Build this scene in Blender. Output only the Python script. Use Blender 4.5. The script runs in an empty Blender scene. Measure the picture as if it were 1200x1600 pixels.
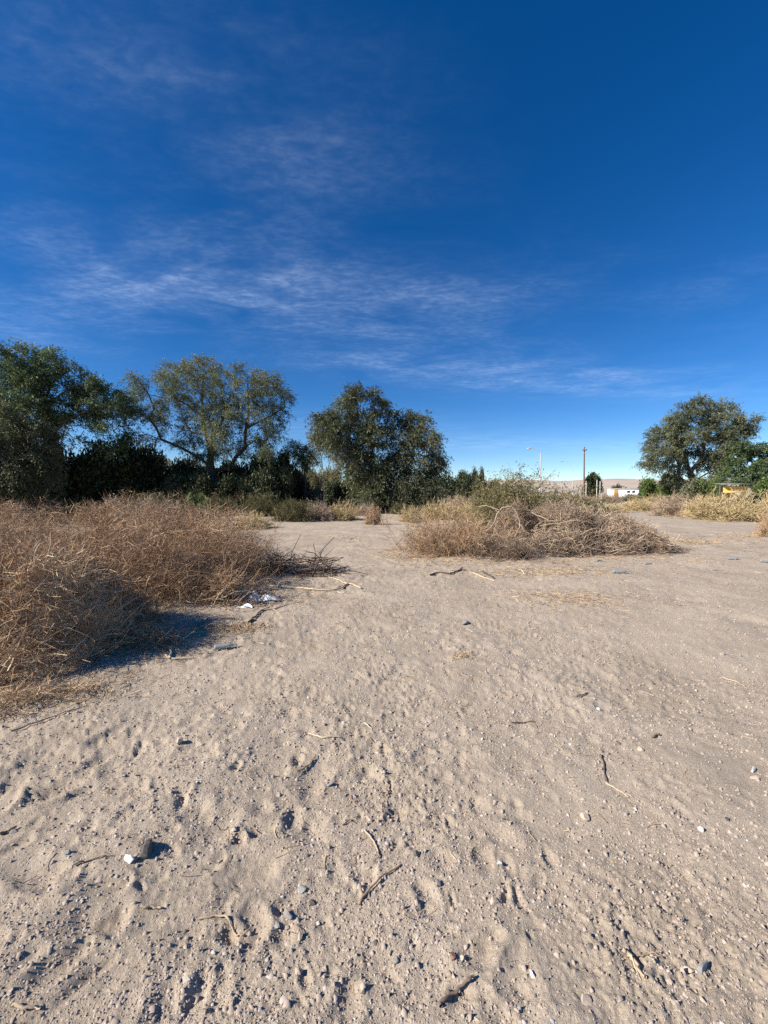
import bpy, math, random
import numpy as np
from mathutils import Vector, kdtree

# ------------------------------------------------------------------ camera
F, H, HOR = 640.0, 1.55, 768.0           # focal length (px of a 1200x1600 frame), eye height, horizon row
sc = bpy.context.scene
col = sc.collection
cam_d = bpy.data.cameras.new("camera"); cam = bpy.data.objects.new("camera", cam_d); col.objects.link(cam)
cam_d.sensor_fit = 'VERTICAL'; cam_d.sensor_height = 24; cam_d.lens = F / 1600 * 24
cam_d.clip_start = 0.05; cam_d.clip_end = 8000
PITCH = math.atan((800 - HOR) / F)
cam.location = (0, 0, H); cam.rotation_euler = (math.pi / 2 - PITCH, 0, 0)
sc.camera = cam

# ------------------------------------------------------------------ sky + sun
SUN_EL, SUN_AZ = math.radians(33), math.radians(-110)     # azimuth clockwise from +Y (the view direction)
world = bpy.data.worlds.new("World"); sc.world = world; world.use_nodes = True
nt = world.node_tree; N = nt.nodes; Lk = nt.links
bg = N['Background']; bg.inputs[1].default_value = 0.080
sky = N.new('ShaderNodeTexSky'); sky.sky_type = 'NISHITA'; sky.sun_disc = False
sky.sun_elevation = SUN_EL; sky.sun_rotation = SUN_AZ % (2 * math.pi)
sky.altitude = 2400; sky.air_density = 1.0; sky.dust_density = 0.05; sky.ozone_density = 3.0
hs = N.new('ShaderNodeHueSaturation'); hs.inputs['Saturation'].default_value = 1.345; hs.inputs['Value'].default_value = 1.04; hs.inputs['Hue'].default_value = 0.507
Lk.new(sky.outputs[0], hs.inputs['Color'])
def wmath(op, a, b=None, c=None, clamp=False):
    n = N.new('ShaderNodeMath'); n.operation = op; n.use_clamp = clamp
    for i, v in enumerate((a, b, c)):
        if v is None: continue
        if hasattr(v, 'is_output'): Lk.new(v, n.inputs[i])
        else: n.inputs[i].default_value = v
    return n.outputs[0]
tc = N.new('ShaderNodeTexCoord'); sx = N.new('ShaderNodeSeparateXYZ'); Lk.new(tc.outputs['Generated'], sx.inputs[0])
zz = wmath('MAXIMUM', sx.outputs[2], 0.03)
px_ = wmath('DIVIDE', sx.outputs[0], zz); py_ = wmath('DIVIDE', sx.outputs[1], zz)   # point on a flat cirrus layer
cv = N.new('ShaderNodeCombineXYZ'); Lk.new(px_, cv.inputs[0]); Lk.new(py_, cv.inputs[1])
def wnoise(scale, rot, stretch, detail, rough, dist=0.0):
    mp = N.new('ShaderNodeMapping'); mp.inputs['Rotation'].default_value = (0, 0, rot); mp.inputs['Scale'].default_value = (scale * stretch, scale, 1)
    Lk.new(cv.outputs[0], mp.inputs[0])
    n = N.new('ShaderNodeTexNoise'); n.inputs['Scale'].default_value = 1; n.inputs['Detail'].default_value = detail
    n.inputs['Roughness'].default_value = rough; n.inputs['Distortion'].default_value = dist
    Lk.new(mp.outputs[0], n.inputs['Vector']); return n.outputs['Fac']
def ramp01(v, lo, hi):
    n = N.new('ShaderNodeMapRange'); n.interpolation_type = 'SMOOTHSTEP'
    n.inputs['From Min'].default_value = lo; n.inputs['From Max'].default_value = hi
    Lk.new(v, n.inputs['Value']); return n.outputs[0]
def bank(cx, cy, rx, ry, rot, amp):        # one bank of thin cirrus at its place on the layer
    ca, sa = math.cos(rot), math.sin(rot)
    dx = wmath('SUBTRACT', px_, cx); dy = wmath('SUBTRACT', py_, cy)
    a = wmath('DIVIDE', wmath('ADD', wmath('MULTIPLY', dx, ca), wmath('MULTIPLY', dy, sa)), rx)
    b = wmath('DIVIDE', wmath('SUBTRACT', wmath('MULTIPLY', dy, ca), wmath('MULTIPLY', dx, sa)), ry)
    d = wmath('ADD', wmath('MULTIPLY', a, a), wmath('MULTIPLY', b, b))
    return wmath('MULTIPLY', wmath('POWER', 2.718, wmath('MULTIPLY', d, -1.0)), amp)
cover = wmath('MULTIPLY', ramp01(wnoise(0.5, 0.5, 0.6, 3, 0.5), 0.5, 0.8), 0.16)
for bk in [(-0.95, 2.05, 0.75, 0.40, 0.05, 1.2), (-0.1, 2.45, 0.6, 0.35, 0.4, 0.45), (0.6, 3.5, 1.3, 0.5, 0.35, 0.9), (-0.35, 1.2, 0.45, 0.3, 0.5, 0.32),
           (-0.75, 0.9, 0.5, 0.25, 0.4, 0.16), (2.4, 3.9, 1.5, 0.5, 0.3, 0.7), (0.35, 2.2, 0.6, 0.4, 0.3, 0.5), (-2.6, 2.4, 1.0, 0.7, 0.2, 0.55),
           (3.0, 9.0, 3.5, 1.3, 0.1, 0.75), (6.5, 12.0, 3.0, 1.8, 0.1, 0.6), (1.9, 2.2, 0.7, 0.35, 0.3, 0.25), (-2.0, 6.5, 3.5, 1.2, 0.2, 0.6)]:
    cover = wmath('ADD', cover, bank(*bk))
fib = wmath('MULTIPLY_ADD', wnoise(10, -0.95, 0.5, 6, 0.68, 0.7), 0.55, wmath('MULTIPLY', wnoise(30, 0.35, 0.6, 4, 0.6, 0.4), 0.45))
soft = wnoise(2.6, -0.5, 0.6, 4, 0.6, 0.5)
dens = wmath('MULTIPLY', cover, wmath('MULTIPLY', ramp01(fib, 0.36, 0.80), ramp01(soft, 0.30, 0.72)), clamp=True)
dens = wmath('ADD', wmath('MULTIPLY', dens, 0.30), wmath('MULTIPLY', wmath('MULTIPLY', cover, ramp01(soft, 0.2, 0.8)), 0.085), clamp=True)
mixc = N.new('ShaderNodeMix'); mixc.data_type = 'RGBA'
Lk.new(dens, mixc.inputs[0]); Lk.new(hs.outputs[0], mixc.inputs[6]); mixc.inputs[7].default_value = (7.2, 8.6, 11.0, 1)
Lk.new(mixc.outputs[2], bg.inputs[0])
S_DIR = Vector((math.sin(SUN_AZ) * math.cos(SUN_EL), math.cos(SUN_AZ) * math.cos(SUN_EL), math.sin(SUN_EL)))
sun_d = bpy.data.lights.new("sun", 'SUN'); sun_d.energy = 5.0; sun_d.angle = math.radians(0.53); sun_d.color = (1.0, 0.93, 0.83)
sun = bpy.data.objects.new("sun", sun_d); col.objects.link(sun); sun.rotation_euler = (-S_DIR).to_track_quat('-Z', 'Y').to_euler(); sun.location = (-30, 0, 30)
sc.view_settings.view_transform = 'Standard'; sc.view_settings.look = 'None'; sc.view_settings.gamma = 1; sc.view_settings.exposure = 0.72
sc.cycles.max_bounces = 4; sc.cycles.diffuse_bounces = 2; sc.cycles.transmission_bounces = 4; sc.cycles.transparent_max_bounces = 4

world.cycles.sampling_method = 'MANUAL'; world.cycles.sample_map_resolution = 256
sc.cycles.use_denoising = False

# ------------------------------------------------------------------ helpers
def ray(u, v):
    a, b = (u - 600) / F, (800 - v) / F
    c, s = math.cos(PITCH), math.sin(PITCH)
    return Vector((a, c + b * s, b * c - s))
def hsh(ix, iy, seed):
    h = (ix.astype(np.int64) * 374761393 + iy.astype(np.int64) * 668265263 + seed * 1442695041) & 0xffffffff
    h = ((h ^ (h >> 13)) * 1274126177) & 0xffffffff
    h = ((h ^ (h >> 16)) * 2246822519) & 0xffffffff
    return ((h ^ (h >> 15)) & 0xffffff) / float(0xffffff)
def vn(x, y, seed):
    xi, yi = np.floor(x), np.floor(y); fx, fy = x - xi, y - yi
    fx = fx * fx * fx * (fx * (fx * 6 - 15) + 10); fy = fy * fy * fy * (fy * (fy * 6 - 15) + 10)
    a, b, c, d = hsh(xi, yi, seed), hsh(xi + 1, yi, seed), hsh(xi, yi + 1, seed), hsh(xi + 1, yi + 1, seed)
    return (a + (b - a) * fx) + ((c + (d - c) * fx) - (a + (b - a) * fx)) * fy - 0.5
def rotn(x, y, s, seed):                   # value noise on a turned lattice, so no axis shows
    a = seed * 1.7; c, n = math.cos(a), math.sin(a)
    return vn((x * c - y * n) * s + seed, (x * n + y * c) * s, seed)
def pits(x, y, cell, seed, prob, asp=(0.45, 0.9), size=(0.25, 0.5)):
    gx, gy = np.floor(x / cell), np.floor(y / cell); out = np.zeros_like(x)
    for i in (-1, 0, 1):
        for j in (-1, 0, 1):
            cx, cy = gx + i, gy + j
            on = hsh(cx, cy, seed) < prob
            dx = x / cell - (cx + hsh(cx, cy, seed + 1)); dy = y / cell - (cy + hsh(cx, cy, seed + 2))
            an = 0.6 + (hsh(cx, cy, seed + 3) - .5) * 2.4; ca, sa = np.cos(an), np.sin(an)
            r1 = size[0] + (size[1] - size[0]) * hsh(cx, cy, seed + 4); r2 = r1 * (asp[0] + (asp[1] - asp[0]) * hsh(cx, cy, seed + 5))
            d = np.sqrt(((dx * ca + dy * sa) / r1) ** 2 + ((dy * ca - dx * sa) / r2) ** 2)
            amp = (0.4 + 0.6 * hsh(cx, cy, seed + 6)) * np.clip(.75 + .45 * (dx * ca + dy * sa) / r1, .25, 1.3)
            out += np.where(on, amp * (-np.exp(-(d * 1.2) ** 2.3) + 0.32 * np.exp(-((d - 1.25) / 0.33) ** 2)), 0)
    return out
def height(x, y):
    x = np.asarray(x, float); y = np.asarray(y, float)
    r = np.hypot(x, y)
    near = np.clip(1.35 - r / 16, 0, 1)
    wx = x + 0.07 * rotn(x, y, 4, 31) + .045 * rotn(x, y, 11, 33); wy = y + 0.07 * rotn(x, y, 4, 32) + .045 * rotn(x, y, 11, 34)
    h = 0.10 * rotn(x, y, .12, 1) * np.clip(r / 10, 0, 1) + .05 * rotn(x, y, .5, 2) + .034 * rotn(x, y, 1.7, 3) + .016 * rotn(wx, wy, 4.6, 4)
    left = 1 / (1 + np.exp((x - 0.35 - .06 * y) * 1.6))                     # the trodden side is rougher
    m = (0.22 + .78 * left) * np.clip(0.62 + 1.7 * rotn(x, y, .8, 5), .1, 1.3)
    p = .033 * pits(wx, wy, .29, 11, .85, (.45, .85), (.25, .52)) * m + .024 * pits(wx, wy, .16, 21, .6) * np.clip(m + .25, 0, 1) + .0115 * pits(wx, wy, .085, 41, .45) * np.clip(m + .35, 0, 1)
    cl = np.clip(.6 + 1.6 * rotn(x, y, 2.3, 9), .15, 1.3)
    q = .006 * rotn(x, y, 14, 6) + cl * (.022 * np.clip(rotn(x, y, 29, 7) - .08, 0, 1) + .016 * np.clip(rotn(x, y, 61, 8) - .06, 0, 1) + .0065 * rotn(x, y, 115, 10))
    return h * np.clip(1.2 - r / 200, .2, 1) + near * (p + q)
def hz(x, y): return float(height(np.array([x]), np.array([y]))[0])
def gp(u, v):                              # where the sight line through a pixel meets the ground
    d = ray(u, v); z = 0.0
    for _ in range(3):
        t = (H - z) / -d.z; p = d * t; z = hz(p.x, p.y)
    return Vector((p.x, p.y, z))

def mesh(name, V, FS, tint=None, mat=None, parent=None, smooth=False):
    V = np.ascontiguousarray(V, dtype=np.float32).reshape(-1, 3)
    me = bpy.data.meshes.new(name)
    FS = [np.asarray(f, dtype=np.int32) for f in FS if len(f)]
    loops = np.concatenate([f.ravel() for f in FS]); tot = np.concatenate([np.full(len(f), f.shape[1], np.int32) for f in FS])
    st = np.concatenate([[0], np.cumsum(tot)[:-1]]).astype(np.int32)
    me.vertices.add(len(V)); me.vertices.foreach_set('co', V.ravel())
    me.loops.add(len(loops)); me.loops.foreach_set('vertex_index', loops)
    me.polygons.add(len(tot)); me.polygons.foreach_set('loop_start', st); me.polygons.foreach_set('loop_total', tot)
    if smooth: me.polygons.foreach_set('use_smooth', np.ones(len(tot), bool))
    if tint is not None:
        a = me.attributes.new('tint', 'FLOAT', 'POINT'); a.data.foreach_set('value', np.ascontiguousarray(tint, dtype=np.float32))
    me.update(calc_edges=True)
    if mat: me.materials.append(mat)
    return ob(name, me, parent)
def ob(name, me, parent=None):
    o = bpy.data.objects.new(name, me); col.objects.link(o)
    if parent: o.parent = parent
    return o
def tag(o, label=None, cat=None, group=None, kind=None):
    for k, v in (('label', label), ('category', cat), ('group', group), ('kind', kind)):
        if v: o[k] = v
    return o
def empty(name, loc, label, cat, group=None, rz=0):
    o = ob(name, None); o.empty_display_size = .2; o.location = loc; o.rotation_euler.z = rz
    return tag(o, label, cat, group)
def part(name, V, FS, tint, mat, parent, kind=None, smooth=False):
    o = mesh(name, V, FS, tint, mat, parent, smooth)
    if kind: o['kind'] = kind
    return o
def copy_tree(src, loc, rz, scl, label):
    o = src.copy(); col.objects.link(o); o.location = loc; o.rotation_euler.z = rz; o.scale = scl; o['label'] = label
    for ch in src.children:
        c = ch.copy(); col.objects.link(c); c.parent = o
    return o
def norm(a): return a / np.maximum(np.linalg.norm(a, axis=-1, keepdims=True), 1e-9)
def tubes(P, R, sides=3, base=0):
    n, s, _ = P.shape
    T = np.empty_like(P); T[:, 1:-1] = P[:, 2:] - P[:, :-2]; T[:, 0] = P[:, 1] - P[:, 0]; T[:, -1] = P[:, -1] - P[:, -2]; T = norm(T)
    ref = np.where(np.abs(T[:, :1, 2:3]) < .85, np.array([0, 0, 1.]), np.array([1., 0, 0])); ref = np.broadcast_to(ref, P.shape)
    U = norm(np.cross(T, ref)); W = np.cross(T, U)
    if sides == 1:                          # hair-thin twigs: one twisted blade each
        an = (np.arange(n) * 2.399)[:, None, None] + np.arange(s)[None, :, None] * .35; B = (U * np.cos(an) + W * np.sin(an)) * R[:, :, None] * 1.05
        V = np.stack([P - B, P + B], 2); idx = base + np.arange(n * s * 2).reshape(n, s, 2)
        return V.reshape(-1, 3), np.stack([idx[:, :-1, 0], idx[:, :-1, 1], idx[:, 1:, 1], idx[:, 1:, 0]], -1).reshape(-1, 4)
    a = np.arange(sides) * 2 * math.pi / sides
    V = P[:, :, None] + R[:, :, None, None] * (U[:, :, None] * np.cos(a)[None, None, :, None] + W[:, :, None] * np.sin(a)[None, None, :, None])
    idx = base + np.arange(n * s * sides).reshape(n, s, sides); nx = np.roll(idx, -1, axis=2)
    Fq = np.stack([idx[:, :-1], nx[:, :-1], nx[:, 1:], idx[:, 1:]], axis=-1).reshape(-1, 4)
    return V.reshape(-1, 3), Fq
class MB:
    def __init__(s): s.V = []; s.F = []; s.T = []; s.n = 0
    def add(s, V, Fs, t):
        V = np.asarray(V).reshape(-1, 3)
        s.V.append(V); s.F += [np.asarray(f) + s.n for f in Fs]; s.T.append(np.broadcast_to(np.asarray(t, float), (len(V),)).copy()); s.n += len(V); return s
    def tub(s, P, R, sides, t):
        V, Fq = tubes(np.asarray(P, float), np.asarray(R, float), sides); k = len(V) // len(P); return s.add(V, [Fq], np.repeat(np.broadcast_to(t, (len(P),)), k))
    def box(s, x0, x1, y0, y1, z0, z1, t=.5):
        V = [(x, y, z) for z in (z0, z1) for y in (y0, y1) for x in (x0, x1)]
        return s.add(V, [np.array([(0, 2, 3, 1), (4, 5, 7, 6), (0, 1, 5, 4), (2, 6, 7, 3), (0, 4, 6, 2), (1, 3, 7, 5)])], t)
    def build(s, name, mat, parent=None, kind=None, smooth=False):
        # join face arrays of equal width
        by = {}
        for f in s.F: by.setdefault(f.shape[1], []).append(f)
        return part(name, np.concatenate(s.V), [np.concatenate(v) for v in by.values()], np.concatenate(s.T), mat, parent, kind, smooth)

# ------------------------------------------------------------------ materials
def mat_base(name, rough=.85):
    m = bpy.data.materials.new(name); m.use_nodes = True; b = m.node_tree.nodes['Principled BSDF']
    b.inputs['Roughness'].default_value = rough; b.inputs['Specular IOR Level'].default_value = .25
    return m, m.node_tree, b
def ramp(nt_, fac, stops):
    r = nt_.nodes.new('ShaderNodeValToRGB'); e = r.color_ramp.elements
    while len(e) < len(stops): e.new(.5)
    for q, (p, c) in zip(e, stops): q.position = p; q.color = (*c, 1)
    nt_.links.new(fac, r.inputs[0]); return r.outputs[0]
def noise(nt_, scale, detail=4, rough=.6, vec=None, typ='Object'):
    n = nt_.nodes.new('ShaderNodeTexNoise'); n.inputs['Scale'].default_value = scale; n.inputs['Detail'].default_value = detail; n.inputs['Roughness'].default_value = rough
    t = nt_.nodes.new('ShaderNodeTexCoord'); nt_.links.new(t.outputs[typ], n.inputs['Vector']); return n.outputs['Fac']
def bump(nt_, b, h, strength, dist):
    n = nt_.nodes.new('ShaderNodeBump'); n.inputs['Strength'].default_value = strength; n.inputs['Distance'].default_value = dist
    nt_.links.new(h, n.inputs['Height']); nt_.links.new(n.outputs[0], b.inputs['Normal'])
def mixrgb(nt_, fac, a, b, mode='MIX'):
    n = nt_.nodes.new('ShaderNodeMix'); n.data_type = 'RGBA'; n.blend_type = mode
    for v, i in ((fac, 0), (a, 6), (b, 7)):
        if hasattr(v, 'is_output'): nt_.links.new(v, n.inputs[i])
        else: n.inputs[i].default_value = v if i == 0 else (*v, 1)
    return n.outputs[2]
def mat_tint(name, stops, rough=.85, translucent=0.0, spec=.2):
    m, t, b = mat_base(name, rough); b.inputs['Specular IOR Level'].default_value = spec
    a = t.nodes.new('ShaderNodeAttribute'); a.attribute_name = 'tint'
    c = ramp(t, a.outputs['Fac'], stops); t.links.new(c, b.inputs['Base Color'])
    if translucent:
        tr = t.nodes.new('ShaderNodeBsdfTranslucent'); t.links.new(c, tr.inputs['Color'])
        mx = t.nodes.new('ShaderNodeMixShader'); mx.inputs[0].default_value = translucent
        t.links.new(b.outputs[0], mx.inputs[1]); t.links.new(tr.outputs[0], mx.inputs[2]); t.links.new(mx.outputs[0], t.nodes['Material Output'].inputs[0])
    return m
def mat_noise(name, c1, c2, scale, rough=.85, bmp=0, bdist=.01, spec=.25):
    m, t, b = mat_base(name, rough); b.inputs['Specular IOR Level'].default_value = spec
    n = noise(t, scale, 6); t.links.new(ramp(t, n, [(.3, c1), (.7, c2)]), b.inputs['Base Color'])
    if bmp: bump(t, b, n, bmp, bdist)
    return m
# sand: pale pinkish dust over grey grit
M_SAND, t, b = mat_base('sand', .95); b.inputs['Specular IOR Level'].default_value = .1
c = ramp(t, noise(t, 1.1, 7, .65), [(.30, (.362, .296, .224)), (.52, (.428, .354, .271)), (.72, (.498, .416, .322))])
c = mixrgb(t, .75, c, ramp(t, noise(t, 90, 4, .7), [(.30, (.56, .55, .55)), (.50, (1, 1, 1)), (.72, (1.16, 1.15, 1.13))]), 'MULTIPLY')
t.links.new(c, b.inputs['Base Color'])
mm = t.nodes.new('ShaderNodeMath'); mm.operation = 'MULTIPLY_ADD'; mm.inputs[1].default_value = .5
t.links.new(noise(t, 260, 3, .7), mm.inputs[0]); t.links.new(noise(t, 75, 5, .7), mm.inputs[2]); bump(t, b, mm.outputs[0], .8, .009)
M_PEB = mat_tint('pebbles', [(0, (.10, .09, .09)), (.07, (.24, .20, .17)), (.15, (.40, .325, .26)), (.8, (.49, .40, .325)), (.9, (.48, .45, .41)), (1, (.62, .58, .53))], .9)
M_TWIG = mat_tint('dry_twigs', [(0, (.13, .075, .045)), (.35, (.30, .185, .108)), (.75, (.475, .315, .185)), (1, (.72, .56, .37))], .8)
M_GOLD = mat_tint('golden_twigs', [(0, (.25, .18, .085)), (.5, (.49, .375, .195)), (1, (.64, .52, .30))], .85, .1)
M_OLIVE = mat_tint('olive_twigs', [(0, (.10, .085, .04)), (.5, (.24, .20, .09)), (1, (.40, .32, .16))], .85, .1)
M_OLIVE_SHADED = mat_tint('shaded_olive_twigs', [(0, (.05, .05, .024)), (.5, (.12, .112, .052)), (1, (.24, .205, .10))], .85, .1)  # darker olive copy for low shrubs: tree shade put into the colour
M_BROWN = mat_tint('brown_twigs', [(0, (.15, .105, .075)), (.5, (.36, .265, .19)), (1, (.58, .455, .325))], .85)
M_PALE = mat_tint('pale_wood', [(0, (.20, .14, .09)), (.5, (.46, .35, .235)), (1, (.66, .54, .39))], .75)
M_DARKW = mat_tint('weathered_wood', [(0, (.07, .05, .04)), (1, (.20, .15, .115))], .85)
M_STRAW = mat_tint('straw', [(0, (.24, .15, .085)), (.6, (.44, .30, .17)), (1, (.66, .53, .34))], .8)
M_BARK = mat_noise('bark', (.045, .034, .028), (.13, .10, .085), 6, .95, .6, .03)
M_BARKP = mat_noise('pale_bark', (.12, .10, .085), (.24, .20, .165), 6, .95, .6, .03)
def leafmat(n, a, b_, c_, tr=.3): return mat_tint(n, [(0, a), (.55, b_), (1, c_)], .6, tr, .35)
M_LEAF_B = leafmat('leaf_open', (.085, .105, .048), (.165, .195, .085), (.265, .285, .145))
M_LEAF_C = leafmat('leaf_dense', (.052, .066, .032), (.110, .130, .058), (.21, .22, .105))
M_LEAF_A = leafmat('leaf_deep', (.045, .072, .032), (.095, .145, .058), (.19, .245, .10))
M_LEAF_G = leafmat('leaf_grey', (.075, .09, .048), (.155, .18, .095), (.28, .295, .175))
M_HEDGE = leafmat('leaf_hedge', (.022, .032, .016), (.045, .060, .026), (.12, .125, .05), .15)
M_BRIGHT = leafmat('leaf_bright', (.06, .10, .025), (.12, .18, .05), (.22, .28, .09))
M_PALELEAF = leafmat('leaf_pale', (.13, .13, .06), (.23, .22, .11), (.33, .31, .17))

# ------------------------------------------------------------------ the ground: one sheet, finest near the viewer
def ground():
    ang = np.concatenate([np.radians(np.arange(-49, 49.01, .185)), np.radians(np.arange(53, 308, 6))])
    r = [0.0, .25, .5, .7]; x = .85
    while x < 4000:
        r.append(x)
        x += min(.0027 * (x * x + H * H) / H, .0095 * x) if x < 22 else x * (.02 if x < 80 else .08)
    r = np.array(r); R, A = np.meshgrid(r, ang, indexing='ij')
    X, Y = R * np.sin(A), R * np.cos(A)
    Z = height(X.ravel(), Y.ravel())
    V = np.stack([X.ravel(), Y.ravel(), Z], 1)
    n, m = len(r), len(ang); idx = np.arange(n * m).reshape(n, m); nx = np.roll(idx, -1, 1)
    Fq = np.stack([idx[:-1], nx[:-1], nx[1:], idx[1:]], -1).reshape(-1, 4)[:, ::-1]
    return tag(mesh('ground', V, [Fq], None, M_SAND, None, True), kind='structure')
ground()
def hills():
    a = np.radians(np.arange(-62, 62.01, .3)); rr = np.linspace(700, 2000, 34)
    R, A = np.meshgrid(rr, a, indexing='ij'); X, Y = R * np.sin(A), R * np.cos(A)
    t_ = np.clip((R - 700) / 450, 0, 1); t_ = t_ * t_ * (3 - 2 * t_)
    Z = -2 + t_ * (29 + 10 * rotn(X, Y, .0022, 3) + 10 * rotn(X, Y, .008, 4) + 5 * rotn(X, Y, .025, 5)) * (1 + .2 * (R - 1150) / 850 * (R > 1150))
    idx = np.arange(X.size).reshape(X.shape)
    Fq = np.stack([idx[:-1, :-1], idx[:-1, 1:], idx[1:, 1:], idx[1:, :-1]], -1).reshape(-1, 4)[:, ::-1]
    M = mat_noise('desert_hill', (.38, .31, .25), (.50, .42, .345), .02, .95, .5, 3)
    tag(mesh('hills', np.stack([X, Y, Z], -1), [Fq], None, M, None, True), kind='structure')
hills()

# ------------------------------------------------------------------ trees
def leaf_quads(P, D, size, rng, wid=.34):
    n = len(P); D = norm(D); S = norm(np.cross(D, rng.normal(size=(n, 3)))); U = np.cross(S, D)
    L = size[:, None]
    mid = P + D * L * .5 + U * L * .06
    V = np.stack([P, mid - S * L * wid * .5, P + D * L - U * L * .05, mid + S * L * wid * .5], 1)
    return V.reshape(-1, 3), np.arange(n * 4).reshape(n, 4)
def colonize(start, limbs, att, step, kill, infl, iters):
    nodes, par = [], []
    def addline(pts, first_parent):
        p = first_parent
        for a, b_ in zip(pts[:-1], pts[1:]):
            k = max(1, int(np.linalg.norm(b_ - a) / step))
            for i in range(1, k + 1):
                nodes.append(a + (b_ - a) * i / k); par.append(p); p = len(nodes) - 1
    nodes.append(start); par.append(-1)
    for ln in limbs:
        d = [np.linalg.norm(q - ln[0]) for q in nodes]; j = int(np.argmin(d)); addline([nodes[j]] + list(ln[1:]), j)
    att = list(att)
    for it in range(iters):
        kd = kdtree.KDTree(len(nodes))
        for i, q in enumerate(nodes): kd.insert(q, i)
        kd.balance(); acc = {}; keep = []
        for a in att:
            co, i, d = kd.find(a)
            if d < kill: continue
            keep.append(a)
            if d < infl: acc[i] = acc.get(i, 0) + (a - nodes[i]) / d
        att = keep; k0 = len(nodes)
        for i, v in acc.items():
            l = np.linalg.norm(v)
            if l < 1e-3: continue
            jit = np.array([math.sin(i * 12.9), math.sin(i * 7.3 + 1), math.sin(i * 3.1 + 2)]) * .22
            v = v / l + jit; q = nodes[i] + v / np.linalg.norm(v) * step
            nodes.append(q); par.append(i)
        if len(nodes) == k0: break
    return np.array(nodes), np.array(par)
def make_tree(name, label, D, ub, sc_, o, limbs, blobs, mat, bark, seed, nleaf=30000, lsize=.17, droop=.7, dens=1.0, trunk_r=.3, tips=3, sl=.75, group='large trees around the lot', depthf=.42):
    rng = np.random.default_rng(seed)
    xb = (ub - 600) / F * D
    root = empty(name, (xb, D, hz(xb, D)), label, 'tree', group)
    def w(c, y=0.0): return np.array([((o[0] + c[0] * sc_) - 600) / F * (D + 0) - xb, y, (HOR - (o[1] + c[1] * sc_)) / F * D + H])
    us = [b_[0] for b_ in blobs]; W = (max(us) - min(us)) * sc_ / F * D
    att, shell = [], []
    for cx, cy, r in blobs:
        R = r * sc_ / F * D
        for k in range(2):
            yc = rng.uniform(-1, 1) * W * depthf * .5 * (1 if k else .7)
            c_ = w((cx, cy), yc); n = int(max(6, 34 * R ** 1.6 * dens))
            q = norm(rng.normal(size=(n, 3))) * (rng.random((n, 1)) ** .4) * np.array([R, R * 1.1, R * .92]); att.append(c_ + q)
    att = np.concatenate(att); att = att[att[:, 2] > .5]
    ln = []
    for i, l in enumerate(limbs):
        ye = rng.uniform(-.5, .5) * W * depthf * .6 if i else 0
        m = len(l); ln.append([w(c_, ye * (j / max(1, m - 1)) ** 1.2) for j, c_ in enumerate(l)])
    start = np.array([0, 0, -.15])
    nodes, par = colonize(start, ln, att, .42, .62, 6.0, 60)
    n = len(nodes); cnt = np.zeros(n); kids = np.zeros(n, int)
    for i in range(1, n): kids[par[i]] += 1
    for i in range(n - 1, -1, -1):
        if kids[i] == 0: cnt[i] = 1
        if i: cnt[par[i]] += cnt[i]
    rad = .011 * cnt ** .5; rad *= 1 + (trunk_r / rad[0] - 1) * np.clip(rad / rad[0], 0, 1)
    e = np.arange(1, n); A, B = nodes[par[e]], nodes[e]; d = B - A
    rp = np.minimum(rad[par[e]], rad[e] * 1.5)
    mb = MB(); thick = rad[e] > .05
    for msk, sd in ((thick, 8), (~thick, 4)):
        P = np.stack([A[msk] - d[msk] * .06, B[msk] + d[msk] * .06], 1); mb.tub(P, np.stack([rp[msk], rad[e][msk]], 1), sd, .5)
    tr = mb.build('trunk', bark, root, None, True)
    # foliage: sprigs hanging off the outer twigs
    outer = np.where(cnt <= tips)[0]; ns = max(200, nleaf // 12)
    j = rng.choice(outer, ns); base = nodes[j] + rng.normal(size=(ns, 3)) * .14
    ctr = nodes[outer].mean(0); out = norm((base - ctr) * np.array([1, 1, .6])); dr = norm(out * .7 + rng.normal(size=(ns, 3)) * .7)
    L = sl * rng.uniform(.5, 1.2, ns)
    t_ = np.linspace(0, 1, 3); Q = base[:, None] + dr[:, None] * (L[:, None] * t_)[..., None]; Q[..., 2] -= droop * L[:, None] * t_ ** 2
    st = MB(); st.tub(Q, np.stack([np.full(ns, .009), np.full(ns, .007), np.full(ns, .004)], 1), 1, rng.random(ns))
    st.build('twigs', bark, root, 'stuff')
    k = 12; tt = rng.random((ns, k)); pos = base[:, None] + dr[:, None] * (L[:, None] * tt)[..., None]; pos[..., 2] -= droop * L[:, None] * tt ** 2
    pos = (pos + rng.normal(size=pos.shape) * .055).reshape(-1, 3)
    tan = np.repeat(dr, k, 0) + np.array([0, 0, -droop * 1.4]) + rng.normal(size=(ns * k, 3)) * .65
    V, Fq = leaf_quads(pos, tan, lsize * rng.uniform(.6, 1.3, ns * k), rng)
    clump = np.clip(.5 + .9 * (rotn(base[:, 0] + base[:, 2], base[:, 1] - base[:, 2], .55, seed) + rng.normal(size=ns) * .16), 0, 1)
    tint = np.clip(np.repeat(clump, k) + rng.normal(size=ns * k) * .13, 0, 1)
    part('crown', V, [Fq], np.repeat(tint, 4), mat, root, 'stuff')
    return root
q = .25
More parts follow.
